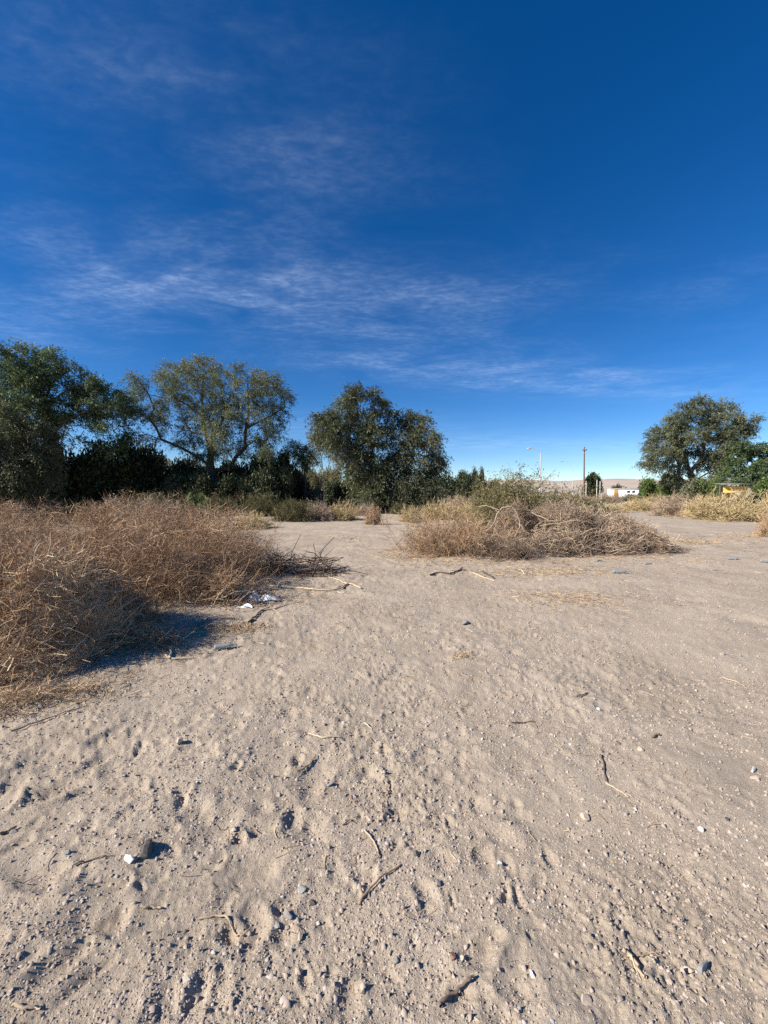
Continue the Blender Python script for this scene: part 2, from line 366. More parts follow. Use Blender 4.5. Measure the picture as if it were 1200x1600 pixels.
make_tree('pepper_tree', 'tallest broad tree at left with long dark limbs arching right', 29, 88, q, (0, 520),
    [[(352, 1060), (345, 820), (335, 680)], [(345, 800), (400, 720), (440, 620), (490, 592), (600, 596), (720, 608)], [(440, 640), (470, 660), (600, 690), (720, 780)],
     [(335, 680), (380, 610), (450, 550), (560, 510), (700, 485), (800, 470)], [(335, 680), (300, 560), (270, 400), (220, 250)], [(270, 420), (340, 330), (420, 250)], [(320, 640), (180, 560), (40, 440)], [(300, 560), (330, 450), (480, 370), (600, 350)]],
    [(180, 205, 105), (60, 260, 110), (300, 215, 100), (420, 205, 75), (460, 290, 90), (300, 330, 120), (150, 330, 130), (40, 400, 130), (580, 365, 75), (650, 350, 60), (640, 440, 75), (760, 470, 60), (810, 500, 45), (640, 545, 70), (720, 575, 45), (450, 420, 80), (200, 480, 140), (60, 540, 150), (-120, 300, 130), (-160, 480, 170), (120, 620, 120), (-150, 650, 150), (320, 470, 90), (390, 500, 60), (240, 600, 90), (560, 460, 60), (480, 510, 45)],
    M_LEAF_A, M_BARK, 3, 78000, .185, .25, 1.3, .42)
make_tree('pepper_tree', 'wide airy tree with forked limbs showing through its thin crown', 33, 333, q, (180, 540),
    [[(612, 1000), (608, 850), (600, 750)], [(600, 750), (500, 682), (400, 628), (310, 592), (285, 520), (250, 470), (190, 400), (110, 330)], [(310, 592), (230, 562), (160, 580)], [(260, 480), (262, 400), (240, 320), (190, 240)],
     [(600, 740), (602, 640), (572, 560), (555, 450), (548, 320), (560, 150)], [(602, 640), (615, 570), (690, 490), (720, 420), (700, 300)], [(555, 450), (470, 380), (390, 330), (330, 220)],
     [(640, 780), (720, 765), (760, 700), (822, 640), (826, 560), (850, 450), (856, 330), (850, 220)], [(822, 640), (880, 596), (960, 600), (1000, 640)], [(840, 510), (960, 440), (1040, 370)], [(760, 710), (850, 700), (930, 670)], [(570, 560), (480, 540), (420, 470)], [(720, 420), (780, 350), (780, 240)]],
    [(120, 280, 60), (190, 250, 75), (230, 340, 80), (330, 215, 80), (430, 150, 70), (560, 140, 75), (620, 180, 80), (480, 250, 110), (400, 330, 90), (580, 330, 110), (680, 250, 80), (700, 370, 90), (800, 200, 65), (880, 190, 70), (960, 230, 75), (1040, 300, 60), (900, 330, 110), (1010, 410, 70), (950, 480, 80), (980, 570, 60), (420, 470, 80), (330, 450, 60), (650, 470, 90), (540, 480, 70), (790, 450, 70), (480, 580, 50), (700, 580, 70), (870, 600, 60), (200, 585, 50), (960, 680, 60), (240, 440, 55), (540, 650, 55), (660, 660, 60), (430, 620, 45), (760, 620, 50), (300, 500, 45)],
    M_LEAF_B, M_BARK, 5, 78000, .14, .22, 1.6, .40)
make_tree('pepper_tree', 'dense dark tree with hanging foliage in the middle of the treeline', 31, 592, q, (440, 580),
    [[(608, 900), (606, 760), (600, 640)], [(600, 640), (562, 560), (566, 400), (575, 300), (590, 190)], [(590, 660), (500, 620), (430, 500), (340, 360), (280, 320)], [(606, 640), (700, 540), (790, 440), (830, 330)], [(700, 540), (850, 520), (950, 560)], [(566, 420), (480, 300), (460, 180)]],
    [(450, 170, 70), (500, 130, 50), (580, 165, 70), (640, 190, 55), (390, 250, 75), (270, 320, 60), (260, 400, 55), (340, 350, 70), (380, 430, 90), (460, 320, 90), (560, 300, 80), (550, 420, 110), (480, 540, 100), (700, 290, 65), (780, 300, 70), (870, 300, 60), (680, 400, 100), (800, 420, 110), (910, 420, 65), (960, 540, 65), (990, 560, 45), (900, 620, 100), (760, 600, 120), (650, 700, 120), (800, 730, 120), (920, 720, 80), (540, 700, 100), (460, 640, 60), (620, 560, 100), (700, 830, 100), (860, 800, 70), (560, 800, 70)],
    M_LEAF_C, M_BARK, 8, 84000, .18, .7, 1.25, .45, sl=.95)
make_tree('pepper_tree', 'large round grey green tree at the right above the yellow stand', 54, 1084, .18333, (980, 600),
    [[(570, 1000), (565, 900), (555, 830)], [(560, 880), (430, 800), (435, 700), (380, 600), (290, 520), (240, 580)], [(555, 830), (530, 720), (490, 560), (480, 400), (450, 250)], [(530, 740), (610, 640), (640, 420), (720, 250)], [(560, 830), (650, 765), (745, 710), (860, 650)], [(640, 500), (780, 400), (940, 370)], [(440, 700), (400, 480), (330, 340)], [(700, 730), (740, 600), (800, 520)]],
    [(440, 220, 70), (540, 205, 65), (630, 240, 60), (700, 210, 60), (780, 220, 55), (340, 320, 70), (300, 420, 75), (270, 520, 60), (200, 590, 60), (195, 670, 40), (380, 450, 100), (500, 340, 100), (520, 450, 100), (650, 340, 90), (790, 320, 75), (850, 350, 60), (940, 340, 60), (1000, 390, 55), (920, 440, 60), (840, 460, 60), (700, 470, 80), (560, 560, 80), (350, 600, 70), (280, 640, 50), (640, 570, 60), (760, 600, 60), (430, 560, 70), (540, 700, 50), (560, 820, 80), (650, 850, 70), (480, 870, 60), (270, 700, 50), (400, 700, 60), (430, 790, 55), (680, 670, 65), (800, 640, 60), (740, 740, 60), (880, 560, 55)],
    M_LEAF_G, M_BARK, 11, 76000, .24, .3, .7, .55, tips=3, sl=1.0)
make_tree('pepper_tree', 'dark tree at the right edge with a leaning limb', 50, 1180, .18333, (980, 600),
    [[(1130, 960), (1120, 820), (1090, 720), (1010, 620)], [(1110, 780), (1180, 640), (1230, 560)], [(1090, 720), (1000, 700)]],
    [(930, 540, 60), (1000, 560, 70), (1080, 570, 70), (1150, 560, 75), (1230, 560, 90), (930, 680, 80), (1020, 690, 90), (1120, 680, 90), (880, 760, 70), (980, 780, 80), (1160, 790, 80), (1260, 720, 100), (820, 830, 50), (1220, 850, 80)],
    M_LEAF_A, M_BARK, 13, 22000, .3, .6, .5, .32)
make_tree('willow_tree', 'grey green drooping tree at the left edge in front of the tallest tree', 20, 18, q, (0, 520),
    [[(70, 1200), (70, 950), (60, 760)], [(60, 760), (150, 640), (240, 640)], [(60, 800), (170, 760), (260, 760)], [(60, 780), (-60, 640)]],
    [(80, 520, 70), (180, 590, 70), (60, 640, 110), (230, 660, 60), (280, 620, 35), (180, 730, 100), (60, 800, 120), (240, 790, 70), (300, 700, 40), (130, 900, 110), (20, 960, 120), (-90, 650, 130), (-120, 850, 150), (220, 900, 80)],
    M_LEAF_C, M_BARK, 17, 26000, .15, .45, .9, .2, group='understorey trees', sl=.8)
make_tree('slender_tree', 'slender pale tree with bare upright stems beside the dense dark tree', 46, 500, q, (440, 580),
    [[(270, 760), (262, 640), (250, 540), (215, 420)], [(280, 760), (290, 620), (320, 480)], [(265, 720), (190, 620)], [(285, 700), (360, 580)]],
    [(200, 420, 40), (230, 480, 45), (300, 480, 45), (340, 520, 50), (190, 560, 40), (270, 590, 40), (360, 600, 40), (330, 660, 45), (200, 650, 45)],
    M_PALELEAF, M_BARKP, 19, 7000, .2, .4, .6, .1, group='understorey trees')
make_tree('small_tree', 'small dark round headed tree left of the slender pale tree', 35, 476, q, (440, 580),
    [[(140, 830), (150, 700), (140, 600)], [(150, 680), (80, 600)], [(140, 640), (190, 530)]],
    [(130, 480, 40), (60, 480, 45), (180, 530, 35), (100, 560, 50), (40, 560, 55), (20, 640, 50), (150, 590, 35)],
    M_LEAF_A, M_BARK, 23, 9000, .15, .5, 1.2, .1, group='understorey trees')

# ------------------------------------------------------------------ leafy shrubs
def shrub_mesh(seed, nleaf, lsize, mat, bark, form='mound', lobes=9):
    rng = np.random.default_rng(seed)
    c = np.stack([rng.uniform(-.62, .62, lobes), rng.uniform(-.62, .62, lobes), rng.uniform(.25, .72, lobes)], 1)
    if form == 'cone': c = np.stack([rng.normal(0, .14, lobes), rng.normal(0, .14, lobes), np.linspace(.15, .9, lobes)], 1)
    r = rng.uniform(.24, .38, lobes) if form == 'mound' else .42 * (1.05 - np.linspace(.15, .9, lobes))
    j = rng.integers(0, lobes, nleaf); P = c[j] + norm(rng.normal(size=(nleaf, 3))) * (r[j] * rng.random(nleaf) ** .38)[:, None]
    P += .05 * rng.normal(size=P.shape); P[:, 2] = np.abs(P[:, 2] - .02) + .01
    D = norm((P - np.array([0, 0, .2]))) + rng.normal(size=P.shape) * .9 + np.array([0, 0, .1])
    V, Fq = leaf_quads(P, D, lsize * rng.uniform(.6, 1.4, nleaf), rng, .45)
    tint = np.clip(rng.random(lobes)[j] * .5 + .25 + rng.normal(size=nleaf) * .17, 0, 1)
    n = 26; e = c[rng.integers(0, lobes, n)] + rng.normal(size=(n, 3)) * .12; s0 = rng.normal(size=(n, 3)) * np.array([.14, .14, 0])
    tt = np.linspace(0, 1, 4)[None, :, None]; S = s0[:, None] * (1 - tt) + e[:, None] * tt + rng.normal(size=(n, 4, 3)) * .02 * tt; S[:, 0, 2] = -.02
    mb = MB().tub(S, np.tile([.014, .011, .008, .004], (n, 1)), 5, .5)
    return (np.ascontiguousarray(V), Fq, np.repeat(tint, 4), mat, mb, bark)
def make_shrub(name, label, loc, scl, spec, group, rz=0, cat='shrub'):
    V, Fq, ti, mat, mb, bark = spec
    o = empty(name, loc, label, cat, group, rz); o.scale = scl
    mb.build('stems', bark, o); part('foliage', V, [Fq], ti, mat, o, 'stuff'); return o
def place_px(u, vb, D=None):
    if D: x = (u - 600) / F * D; return Vector((x, D, hz(x, D)))
    return gp(u, vb)
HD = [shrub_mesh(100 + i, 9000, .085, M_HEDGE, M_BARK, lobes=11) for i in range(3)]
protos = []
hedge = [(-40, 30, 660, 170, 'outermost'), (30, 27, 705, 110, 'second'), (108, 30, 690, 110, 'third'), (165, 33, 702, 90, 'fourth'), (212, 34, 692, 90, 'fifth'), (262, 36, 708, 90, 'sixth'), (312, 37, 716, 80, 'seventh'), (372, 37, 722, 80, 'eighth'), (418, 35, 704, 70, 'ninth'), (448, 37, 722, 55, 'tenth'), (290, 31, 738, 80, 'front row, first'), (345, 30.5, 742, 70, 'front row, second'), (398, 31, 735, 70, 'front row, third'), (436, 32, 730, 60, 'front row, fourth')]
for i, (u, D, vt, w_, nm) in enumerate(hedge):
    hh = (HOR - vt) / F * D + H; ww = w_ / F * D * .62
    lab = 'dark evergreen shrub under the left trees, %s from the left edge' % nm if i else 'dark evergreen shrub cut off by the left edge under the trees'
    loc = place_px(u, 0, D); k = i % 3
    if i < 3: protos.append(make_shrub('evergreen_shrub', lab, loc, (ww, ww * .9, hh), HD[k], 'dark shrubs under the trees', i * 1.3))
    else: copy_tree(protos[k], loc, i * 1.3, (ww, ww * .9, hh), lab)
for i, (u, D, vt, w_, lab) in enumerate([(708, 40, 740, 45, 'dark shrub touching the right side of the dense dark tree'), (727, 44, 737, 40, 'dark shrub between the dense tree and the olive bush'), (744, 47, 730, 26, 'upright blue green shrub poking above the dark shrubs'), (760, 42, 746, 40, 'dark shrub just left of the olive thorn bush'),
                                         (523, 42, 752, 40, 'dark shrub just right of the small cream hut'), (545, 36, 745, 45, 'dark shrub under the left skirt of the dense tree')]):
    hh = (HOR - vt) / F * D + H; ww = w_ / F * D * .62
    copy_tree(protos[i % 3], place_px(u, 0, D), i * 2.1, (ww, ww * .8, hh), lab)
br = shrub_mesh(120, 7000, .10, M_BRIGHT, M_BARK)
b0 = make_shrub('green_shrub', 'small bright green shrub below the wide airy tree', place_px(315, 0, 22), (.75, .7, 1.45), br, 'fresh green shrubs')
for i, (u, D, vt, w_, lab) in enumerate([(1012, 62, 747, 36, 'green shrub in front of the white wall, leftmost of the row'), (1036, 60, 743, 34, 'green shrub in the middle of the row before the white wall'), (1060, 57, 750, 36, 'low green shrub at the foot of the large round tree'), (1118, 52, 748, 40, 'green shrub between the large round tree and the yellow stand'), (1196, 46, 742, 60, 'green shrub at the right edge beside the yellow stand')]):
    hh = (HOR - vt) / F * D + H; ww = w_ / F * D * .62
    copy_tree(b0, place_px(u, 0, D), i * 1.7, (ww, ww, hh), lab)
pl = shrub_mesh(121, 6000, .09, M_PALELEAF, M_BARKP)
p0 = make_shrub('pale_shrub', 'pale yellow green bush behind the plank fence', place_px(480, 0, 50), (2.6, 2, 4.4), pl, 'pale background shrubs')
copy_tree(p0, place_px(512, 0, 56), 1, (2.4, 2, 5.0), 'pale yellow green bush above the small cream hut')
copy_tree(p0, place_px(452, 0, 48), 2, (2.2, 2, 4.6), 'pale yellow green bush half hidden by the small dark tree')
cn = shrub_mesh(122, 8000, .10, M_HEDGE, M_BARK, 'cone', 10)
make_shrub('conifer', 'dark rounded conifer standing behind the concrete posts', place_px(926, 0, 100), (4.2, 4.2, 5.7), cn, None, cat='tree')
gs = shrub_mesh(123, 5000, .10, M_HEDGE, M_BARK)
g1 = make_shrub('far_tree', 'small dark tree behind the white wall', place_px(966, 0, 105), (2.0, 2, 3.6), gs, None, cat='tree')

# ------------------------------------------------------------------ walls, posts, poles, stand
M_WHITE = mat_noise('whitewash', (.74, .74, .73), (.82, .82, .80), 1.5, .85, .2)
M_CREAM = mat_noise('cream_plaster', (.62, .56, .40), (.74, .69, .53), 1.5, .9, .2)
M_YEL = mat_noise('yellow_paint', (.55, .33, .06), (.78, .54, .14), 2.5, .7)
M_ORANGE = mat_noise('orange_paint', (.50, .26, .08), (.62, .36, .13), 3, .7)
M_ROOF = mat_noise('grey_roofing', (.12, .12, .13), (.30, .30, .30), 3, .6)
M_CONC = mat_noise('concrete', (.44, .42, .39), (.58, .56, .52), 4, .9, .2)
M_POLE = mat_noise('creosote_pole', (.13, .07, .055), (.25, .15, .115), 5, .9, .3)
M_DARK = mat_noise('dark_opening', (.03, .03, .035), (.06, .06, .065), 3, .5)
M_STEEL = mat_noise('galvanised_steel', (.40, .41, .42), (.52, .53, .54), 5, .45)
M_BOARD = mat_noise('old_boards', (.07, .055, .045), (.17, .135, .11), 4, .9, .4)
def px_x(u, D): return (u - 600) / F * D
def px_z(v, D): return (HOR - v) / F * D + H
# white wall with two small windows and a gate
D = 92.0; w0 = empty('white_building', (px_x(998, D), D, hz(px_x(998, D), D)), 'long low whitewashed building with tiny dark windows, right of the pole', 'building')
x0, x1 = px_x(953, D) - w0.location.x, px_x(1046, D) - w0.location.x
MB().box(x0, x1, 0, 1.2, -.3, px_z(763.5, D)).build('wall', M_WHITE, w0)
MB().box(x0 - .15, x1 + .15, -.12, 1.3, px_z(763.5, D) + .003, px_z(763.5, D) + .1).build('parapet', M_CONC, w0)
for uu in (981, 989):
    f_ = MB().box(px_x(uu - 2.3, D) - w0.location.x, px_x(uu + 2.3, D) - w0.location.x, -.05, .0 - .004, px_z(768, D) - .2, px_z(766.2, D)).build('window', M_STEEL, w0)
    MB().box(px_x(uu - 1.8, D) - w0.location.x, px_x(uu + 1.8, D) - w0.location.x, -.07, -.054, px_z(768, D) - .1, px_z(766.2, D) - .07).build('pane', M_DARK, f_)
for uu in (977, 1001):
    o_ = MB().box(px_x(uu - 2.5, D) - w0.location.x, px_x(uu + 2.5, D) - w0.location.x, .2, 1.0, px_z(763.5, D) + .102, px_z(761, D)).build('roof_box', M_ROOF, w0)
g_ = empty('gate', (px_x(962.5, 91), 91, hz(px_x(962.5, 91), 91)), 'faded orange metal gate in the white building front', 'gate')
for k in range(4): MB().box(-.5 + k * .25 + .01, -.5 + k * .25 + .24, -.04, .04, .05, px_z(764, 91)).build('panel', M_ORANGE, g_)
MB().box(-.52, .52, -.07, -.043, .5, .58).build('rail', M_ORANGE, g_)
# small cream hut
D = 48.0; h0 = empty('hut', (px_x(517, D), D, hz(px_x(517, D), D)), 'small sunlit cream plastered hut among the trees', 'building', None, math.radians(-24))
MB().box(-.78, .78, 0, 1.7, -.2, 2.1).build('wall', M_CREAM, h0); MB().box(-.84, .84, -.06, 1.76, 2.103, 2.2).build('roof', M_CREAM, h0)
# plank fence left of it
D = 37.0; f0 = empty('plank_fence', (px_x(473, D), D, hz(px_x(473, D), D)), 'dark weathered plank fence in the shade below the trees', 'fence')
rng = np.random.default_rng(5)
for k in range(18):
    xk = -1.75 + k * .2; hh = 1.75 + rng.uniform(-.12, .1)
    MB().box(xk + .008, xk + .186, -.02 + rng.uniform(-.01, .01), .02, -.1, hh).build('plank', M_BOARD, f0)
for z in (.5, 1.4): MB().box(-1.78, 1.88, .03, .08, z, z + .1).build('rail', M_BOARD, f0)
for uu, ll, hh in ((399.5, 'upright pale board leaning at the trunk of the airy tree', 1.1), (409, 'slanted pale board leaning right of the airy tree', 1.25)):
    D = 34.0; o = MB().box(-.22, .22, -.03, .03, 0, hh).build('leaning_board', M_CREAM); o.location = (px_x(uu, D), D - 4.5, hz(px_x(uu, D), D - 4.5) - .06); o.location.x *= (D - 4.5) / D
    o.rotation_euler = (math.radians(-8), math.radians(-20 if uu > 405 else 4), math.radians(-30)); tag(o, ll, 'board', 'pale leaning boards')
for uu, vt, ll in ((647.5, 767, 'short white post in the shade right of the dense tree'), (655, 770, 'shorter white post right of its twin by the dense tree')):
    D = 34.5; o = MB().box(-.06, .06, -.06, .06, -.2, px_z(vt, D)).add([(0, 0, px_z(vt, D) + .05), (-.06, -.06, px_z(vt, D)), (.06, -.06, px_z(vt, D)), (.06, .06, px_z(vt, D)), (-.06, .06, px_z(vt, D))], [np.array([(0, 1, 2), (0, 2, 3), (0, 3, 4), (0, 4, 1)])], .5).build('white_post', M_WHITE)
    o.location = (px_x(uu, D), D, hz(px_x(uu, D), D)); tag(o, ll, 'post', 'white posts by the dense tree')
# utility pole
D = 60.0; p_ = empty('utility_pole', (px_x(911, D), D, hz(px_x(911, D), D)), 'tall brown wooden utility pole with a stub crossarm', 'pole')
zt = px_z(699, D); tt = np.linspace(0, 1, 8); P = np.stack([tt * -.12 + .12, tt * 0, tt * (zt + .3) - .3], 1)[None]
MB().tub(P, (.125 - .04 * tt)[None], 10, .5).build('pole', M_POLE, p_, None, True)
MB().box(-.32, .32, -.16, -.06, zt - .52, zt - .42).build('crossarm', M_POLE, p_)
for xx in (-.26, .26): MB().tub([[(xx, -.11, zt - .42), (xx, -.11, zt - .36), (xx, -.11, zt - .28)]], [[.035, .05, .02]], 8, .5).build('insulator', M_DARK, p_, None, True)
MB().tub([[(0, 0, zt - .05), (0, 0, zt + .02), (0, 0, zt + .1)]], [[.12, .08, .0]], 8, .5).build('cap', M_POLE, p_)
for uu, vt, D, ll in ((915.3, 752, 64, 'concrete post close beside the brown utility pole'), (932, 750, 66, 'concrete post in front of the conifer, left of a pair'), (937, 752, 66, 'concrete post in front of the conifer, right of a pair'), (939.3, 770, 38, 'thin short stake standing in the dry grass')):
    r_ = .075 if D > 50 else .035
    zt = px_z(vt, D); o = MB().tub([[(0, 0, -.2), (0, 0, zt * .5), (0, 0, zt), (0, 0, zt + .03)]], [[r_, r_ * .9, r_ * .8, .01]], 8, .5).build('concrete_post' if D > 50 else 'stake', M_CONC, None, None, True)
    o.location = (px_x(uu, D), D, hz(px_x(uu, D), D)); tag(o, ll, 'post', 'posts by the road')
def lamp(uu, vt, ul, vl, D, ll):
    zt, zl, dx = px_z(vt, D), px_z(vl, D), px_x(ul, D) - px_x(uu, D)
    o = empty('street_lamp', (px_x(uu, D), D, hz(px_x(uu, D), D)), ll, 'street lamp', 'street lamps along the far road')
    MB().tub([[(0, 0, -.2), (0, 0, zt * .5), (0, 0, zt)]], [[.12, .1, .07]], 10, .5).build('pole', M_CONC, o, None, True)
    MB().tub([[(0, 0, zt - .3), (dx * .3, 0, zt + (zl - zt) * .75), (dx * .7, 0, zl), (dx * .88, 0, zl)]], [[.03] * 4], 6, .5).build('arm', M_STEEL, o, None, True)
    MB().tub([[(dx * .85, 0, zl), (dx * .92, 0, zl), (dx * 1.02, 0, zl - .03), (dx * 1.2, 0, zl - .04), (dx * 1.25, 0, zl - .02)]], [[.05, .11, .14, .12, .02]], 8, .5).build('lamp_head', M_STEEL, o, None, True)
lamp(843.5, 708, 826, 701, 68, 'pale street lamp rising above the olive thorn bush')
lamp(894, 735, 877, 721, 130, 'distant street lamp left of the utility pole')
# yellow stand
D = 44.0; s_ = empty('roadside_stand', (px_x(1148, D), D, hz(px_x(1148, D), D)), 'small stand with a yellow board front under the right trees', 'stand', None, math.radians(-16))
xa, xb = px_x(1132, D) - s_.location.x, px_x(1164, D) - s_.location.x
for k in range(4):
    z0, z1 = px_z(770.5, D), px_z(760, D); st_ = (z1 - z0) / 4; MB().box(xa, xb, -.03, .02, z0 + st_ * k + .006, z0 + st_ * (k + 1) - .004).build('board', M_YEL, s_)
for xx in (xa - .25, xa + .75, xb - .2): MB().box(xx - .06, xx + .06, .025, .15, -.2, px_z(759, D)).build('post', M_BOARD, s_)
MB().add([(xa - .35, -.6, px_z(757.6, D)), (xb + .35, -.6, px_z(757.2, D)), (xb + .35, 1.8, px_z(755.0, D)), (xa - .35, 1.8, px_z(755.4, D)), (xa - .35, -.6, px_z(757.0, D)), (xb + .35, -.6, px_z(756.6, D)), (xb + .35, 1.8, px_z(754.4, D)), (xa - .35, 1.8, px_z(754.8, D))],
         [np.array([(3, 2, 1, 0), (4, 5, 6, 7), (0, 1, 5, 4), (1, 2, 6, 5), (2, 3, 7, 6), (3, 0, 4, 7)])], .5).build('roof', M_ROOF, s_)

# ------------------------------------------------------------------ dry bushes: stems, side twigs, tangles
def strands(rng, P0, D0, L, S, wig, droop=0.0, zmin=.012):
    n = len(P0); P = np.empty((n, S, 3)); P[:, 0] = P0; D = norm(D0); bend = rng.normal(size=(n, 3)) * wig * .5
    for s in range(1, S):
        D = norm(D + bend + rng.normal(size=(n, 3)) * wig + np.array([0, 0, -droop]))
        P[:, s] = P[:, s - 1] + D * (L / (S - 1))[:, None]
        lo = P[:, s, 2] < zmin; P[lo, s, 2] = zmin + rng.random(lo.sum()) * .03; D[lo, 2] = np.abs(D[lo, 2]) * .3
    return P
def taper(n, S, r0, r1, rng=None):
    R = np.linspace(r0, r1, S)[None].repeat(n, 0); return R * (rng.uniform(.7, 1.35, (n, 1)) if rng is not None else 1)
def children_of(rng, P, k, t0=.2, spread=.8):
    n, S, _ = P.shape; i = np.repeat(np.arange(n), k); t_ = (t0 + (1 - t0) * rng.random(n * k)) * (S - 1.001); a = t_.astype(int); fr = (t_ - a)[:, None]
    p = P[i, a] * (1 - fr) + P[i, a + 1] * fr; d = norm(P[i, a + 1] - P[i, a]) + rng.normal(size=(n * k, 3)) * spread
    return p, d, i
def radial(rng, n0, k1, k2, rx, ry, h, r=.005, wig=.16, spread=.14, elev=(.05, 1.0), thin=1.0, tmid=.5, up=.0, sides1=1):
    az = rng.uniform(0, 2 * math.pi, n0); el = np.arcsin(rng.uniform(elev[0], elev[1], n0))
    d = np.stack([np.cos(az) * np.cos(el) * rx, np.sin(az) * np.cos(el) * ry, np.sin(el) * h], 1); L = np.linalg.norm(d, axis=1) * rng.uniform(.6, .98, n0)
    s0 = np.stack([rng.normal(0, spread * rx, n0), rng.normal(0, spread * ry, n0), np.full(n0, .01)], 1)
    P = strands(rng, s0, d, L, 6, wig, .02)
    stems = MB().tub(P, taper(n0, 6, r, r * .4, rng), 3, np.clip(tmid - .08 + rng.normal(size=n0) * .18, 0, 1))
    tw = MB()
    p, dd, i = children_of(rng, P, k1, .25, .55); L1 = np.repeat(L, k1) * rng.uniform(.18, .42, len(p))
    P1 = strands(rng, p, dd + np.array([0, 0, up]), L1, 4, wig * 1.2); tw.tub(P1, taper(len(p), 4, r * .5 * thin, r * .25 * thin, rng), sides1, np.clip(tmid + rng.normal(size=len(p)) * .2, 0, 1))
    if k2:
        p, dd, i = children_of(rng, P1, k2, .2, .7); L2 = L1[i] * rng.uniform(.3, .75, len(p))
        P2 = strands(rng, p, dd + np.array([0, 0, up]), L2, 3, wig * 1.3); tw.tub(P2, taper(len(p), 3, r * .34 * thin, r * .2 * thin, rng), 1, np.clip(tmid + .06 + rng.normal(size=len(p)) * .22, 0, 1))
    return stems, tw
def mound_z(x, y, rx, ry, h, seed, pw=.62):        # lumpy dome
    d = np.sqrt(np.abs(x / rx) ** (6 if seed == 7 else 2) + (y / ry) ** 2); ed = 1 + .35 * rotn(x, y, 1.6 / min(rx, ry), seed)
    return h * np.clip(1 - (d / ed) ** 2.3, 0, None) ** (.85 if seed == 7 else pw) * (1 + (.3 if seed == 7 else .75) * rotn(x, y, 1.5, seed + 1) + .5 * rotn(x, y, 3.6, seed + 2))
def tangle(rng, n, rx, ry, h, seed, L=(.25, .8), r=.003, wig=.3, S=5, flat=.35, deep=.3, tm=.55):
    x = rng.uniform(-1.1, 1.1, n * 3) * rx; y = rng.uniform(-1.1, 1.1, n * 3) * ry; z = mound_z(x, y, rx, ry, h, seed); k = np.where((z > .03) & (rotn(x, y, 3.3, seed + 3) + .4 * rotn(x, y, 8, seed + 4) > -.13))[0][:n]
    x, y, z = x[k], y[k], z[k]; m = len(x); dz = np.minimum(rng.exponential(deep * h, m), z - .015)
    P0 = np.stack([x, y, z - dz], 1); fl = 11 * rotn(x, y, .9, seed + 6) + 5 * rotn(x, y, 2.7, seed + 7); d = np.stack([np.cos(fl), np.sin(fl), .25 * np.sin(fl * 1.7)], 1) + rng.normal(size=(m, 3)) * np.array([.55, .55, flat])   # stalks lie in swaths
    P = strands(rng, P0, d, rng.uniform(*L, m), S, wig); P = P - (P[:, S // 2] - P[:, 0])[:, None] * .7
    P[..., 2] = np.maximum(P[..., 2], .012)
    return MB().tub(P, taper(m, S, r, r * .6, rng), 1 if r < .004 else 3, np.clip(tm + .55 * rotn(x, y, 1.6, seed + 5) + rng.normal(size=m) * .22, 0, 1))
def put_bush(name, label, loc, group, pieces, cat='bush', rz=0, kindless=()):
    o = empty(name, (loc[0], loc[1], hz(loc[0], loc[1])), label, cat, group, rz)
    for nm, mb, mat in pieces: mb.build(nm, mat, o, None if nm in kindless else 'stuff')
    return o
def limb(mb, rng, pts, r0, r1, t):
    pts = np.array(pts, float); S = 9; u = np.linspace(0, len(pts) - 1.0001, S); a = u.astype(int); f = (u - a)[:, None]
    P = pts[a] * (1 - f) + pts[a + 1] * f; P[1:-1] += rng.normal(size=(S - 2, 3)) * r0 * 1.1
    mb.tub(P[None], np.linspace(r0, r1, S)[None], 6, t); return mb

rng = np.random.default_rng(42)
GL = 'dry brush on the left'
# nearest heap at the left edge
tw = tangle(rng, 14000, 1.5, 1.0, .88, 7, (.2, .7), .0022, .38, 6, .45, .2, .58)
st, t2 = radial(rng, 80, 9, 6, .9, .8, .62, .0045, .25, .45, (.1, .95), .9, .56)
ths = tangle(rng, 420, 1.45, 1.0, .86, 7, (.25, .65), .0036, .3, 7, .4, .06, .62)
near = put_bush('brush_heap', 'nearest heap of tangled dry twigs at the left edge', (-4.12, 3.95), GL, [('stems', st, M_TWIG), ('twigs', t2, M_TWIG), ('tangle', tw, M_TWIG), ('pale_sticks', ths, M_PALE)])
# main rounded bush: three plants grown together
def big_bush(label, x, y, rx, ry, h, sd, n0=210, k1=9, k2=6, tw_n=3600, tm=.44):
    r_ = np.random.default_rng(sd)
    h = h * (.88 if y > 9 else .90); n0 = int(n0 * 1.3)
    st, t2 = radial(r_, n0, k1, k2, rx, ry, h, .0042, .17, .3, (.04, 1.0), 1.0, tm, .1)
    tg = tangle(r_, tw_n, rx * 1.02, ry * 1.02, h * .97, sd, (.15, .5), .0026, .34, 5, .5, .2, tm + .05)
    return put_bush('dry_bush', label, (x, y), GL, [('stems', st, M_TWIG), ('twigs', t2, M_TWIG), ('tangle', tg, M_TWIG)])
big_bush('big rounded brown bush overhanging its own dark shadow, behind the nearest heap', -3.75, 6.05, 1.45, 1.1, 1.3, 51)
big_bush('right hand end of the big brown bush, above the pale fallen branch', -3.15, 7.5, 1.15, 1.25, 1.22, 52, 200, 9, 6, 2200)
big_bush('brown bush at the left edge directly behind the nearest heap', -5.7, 6.3, 1.35, 1.3, 1.2, 53, 150, 8, 5, 2000)
big_bush('feathery brown bush in the back, left of the yellow shrub', -4.9, 9.3, 1.7, 1.4, 1.38, 54, 170, 9, 6, 1800, .5)
big_bush('low brown bush at the left edge under the dark trees', -8.6, 9.4, 1.7, 1.5, 1.15, 55, 130, 8, 5, 1500, .5)
big_bush('brown bush in the back left, below the dark shrub gap', -7.2, 11.5, 1.9, 1.5, 1.2, 56, 130, 8, 5, 1200, .5)
big_bush('pale brown bush behind the feathery one, before the low green shrubs', -6.6, 13.6, 2.0, 1.5, 1.25, 57, 120, 8, 5, 900, .5)
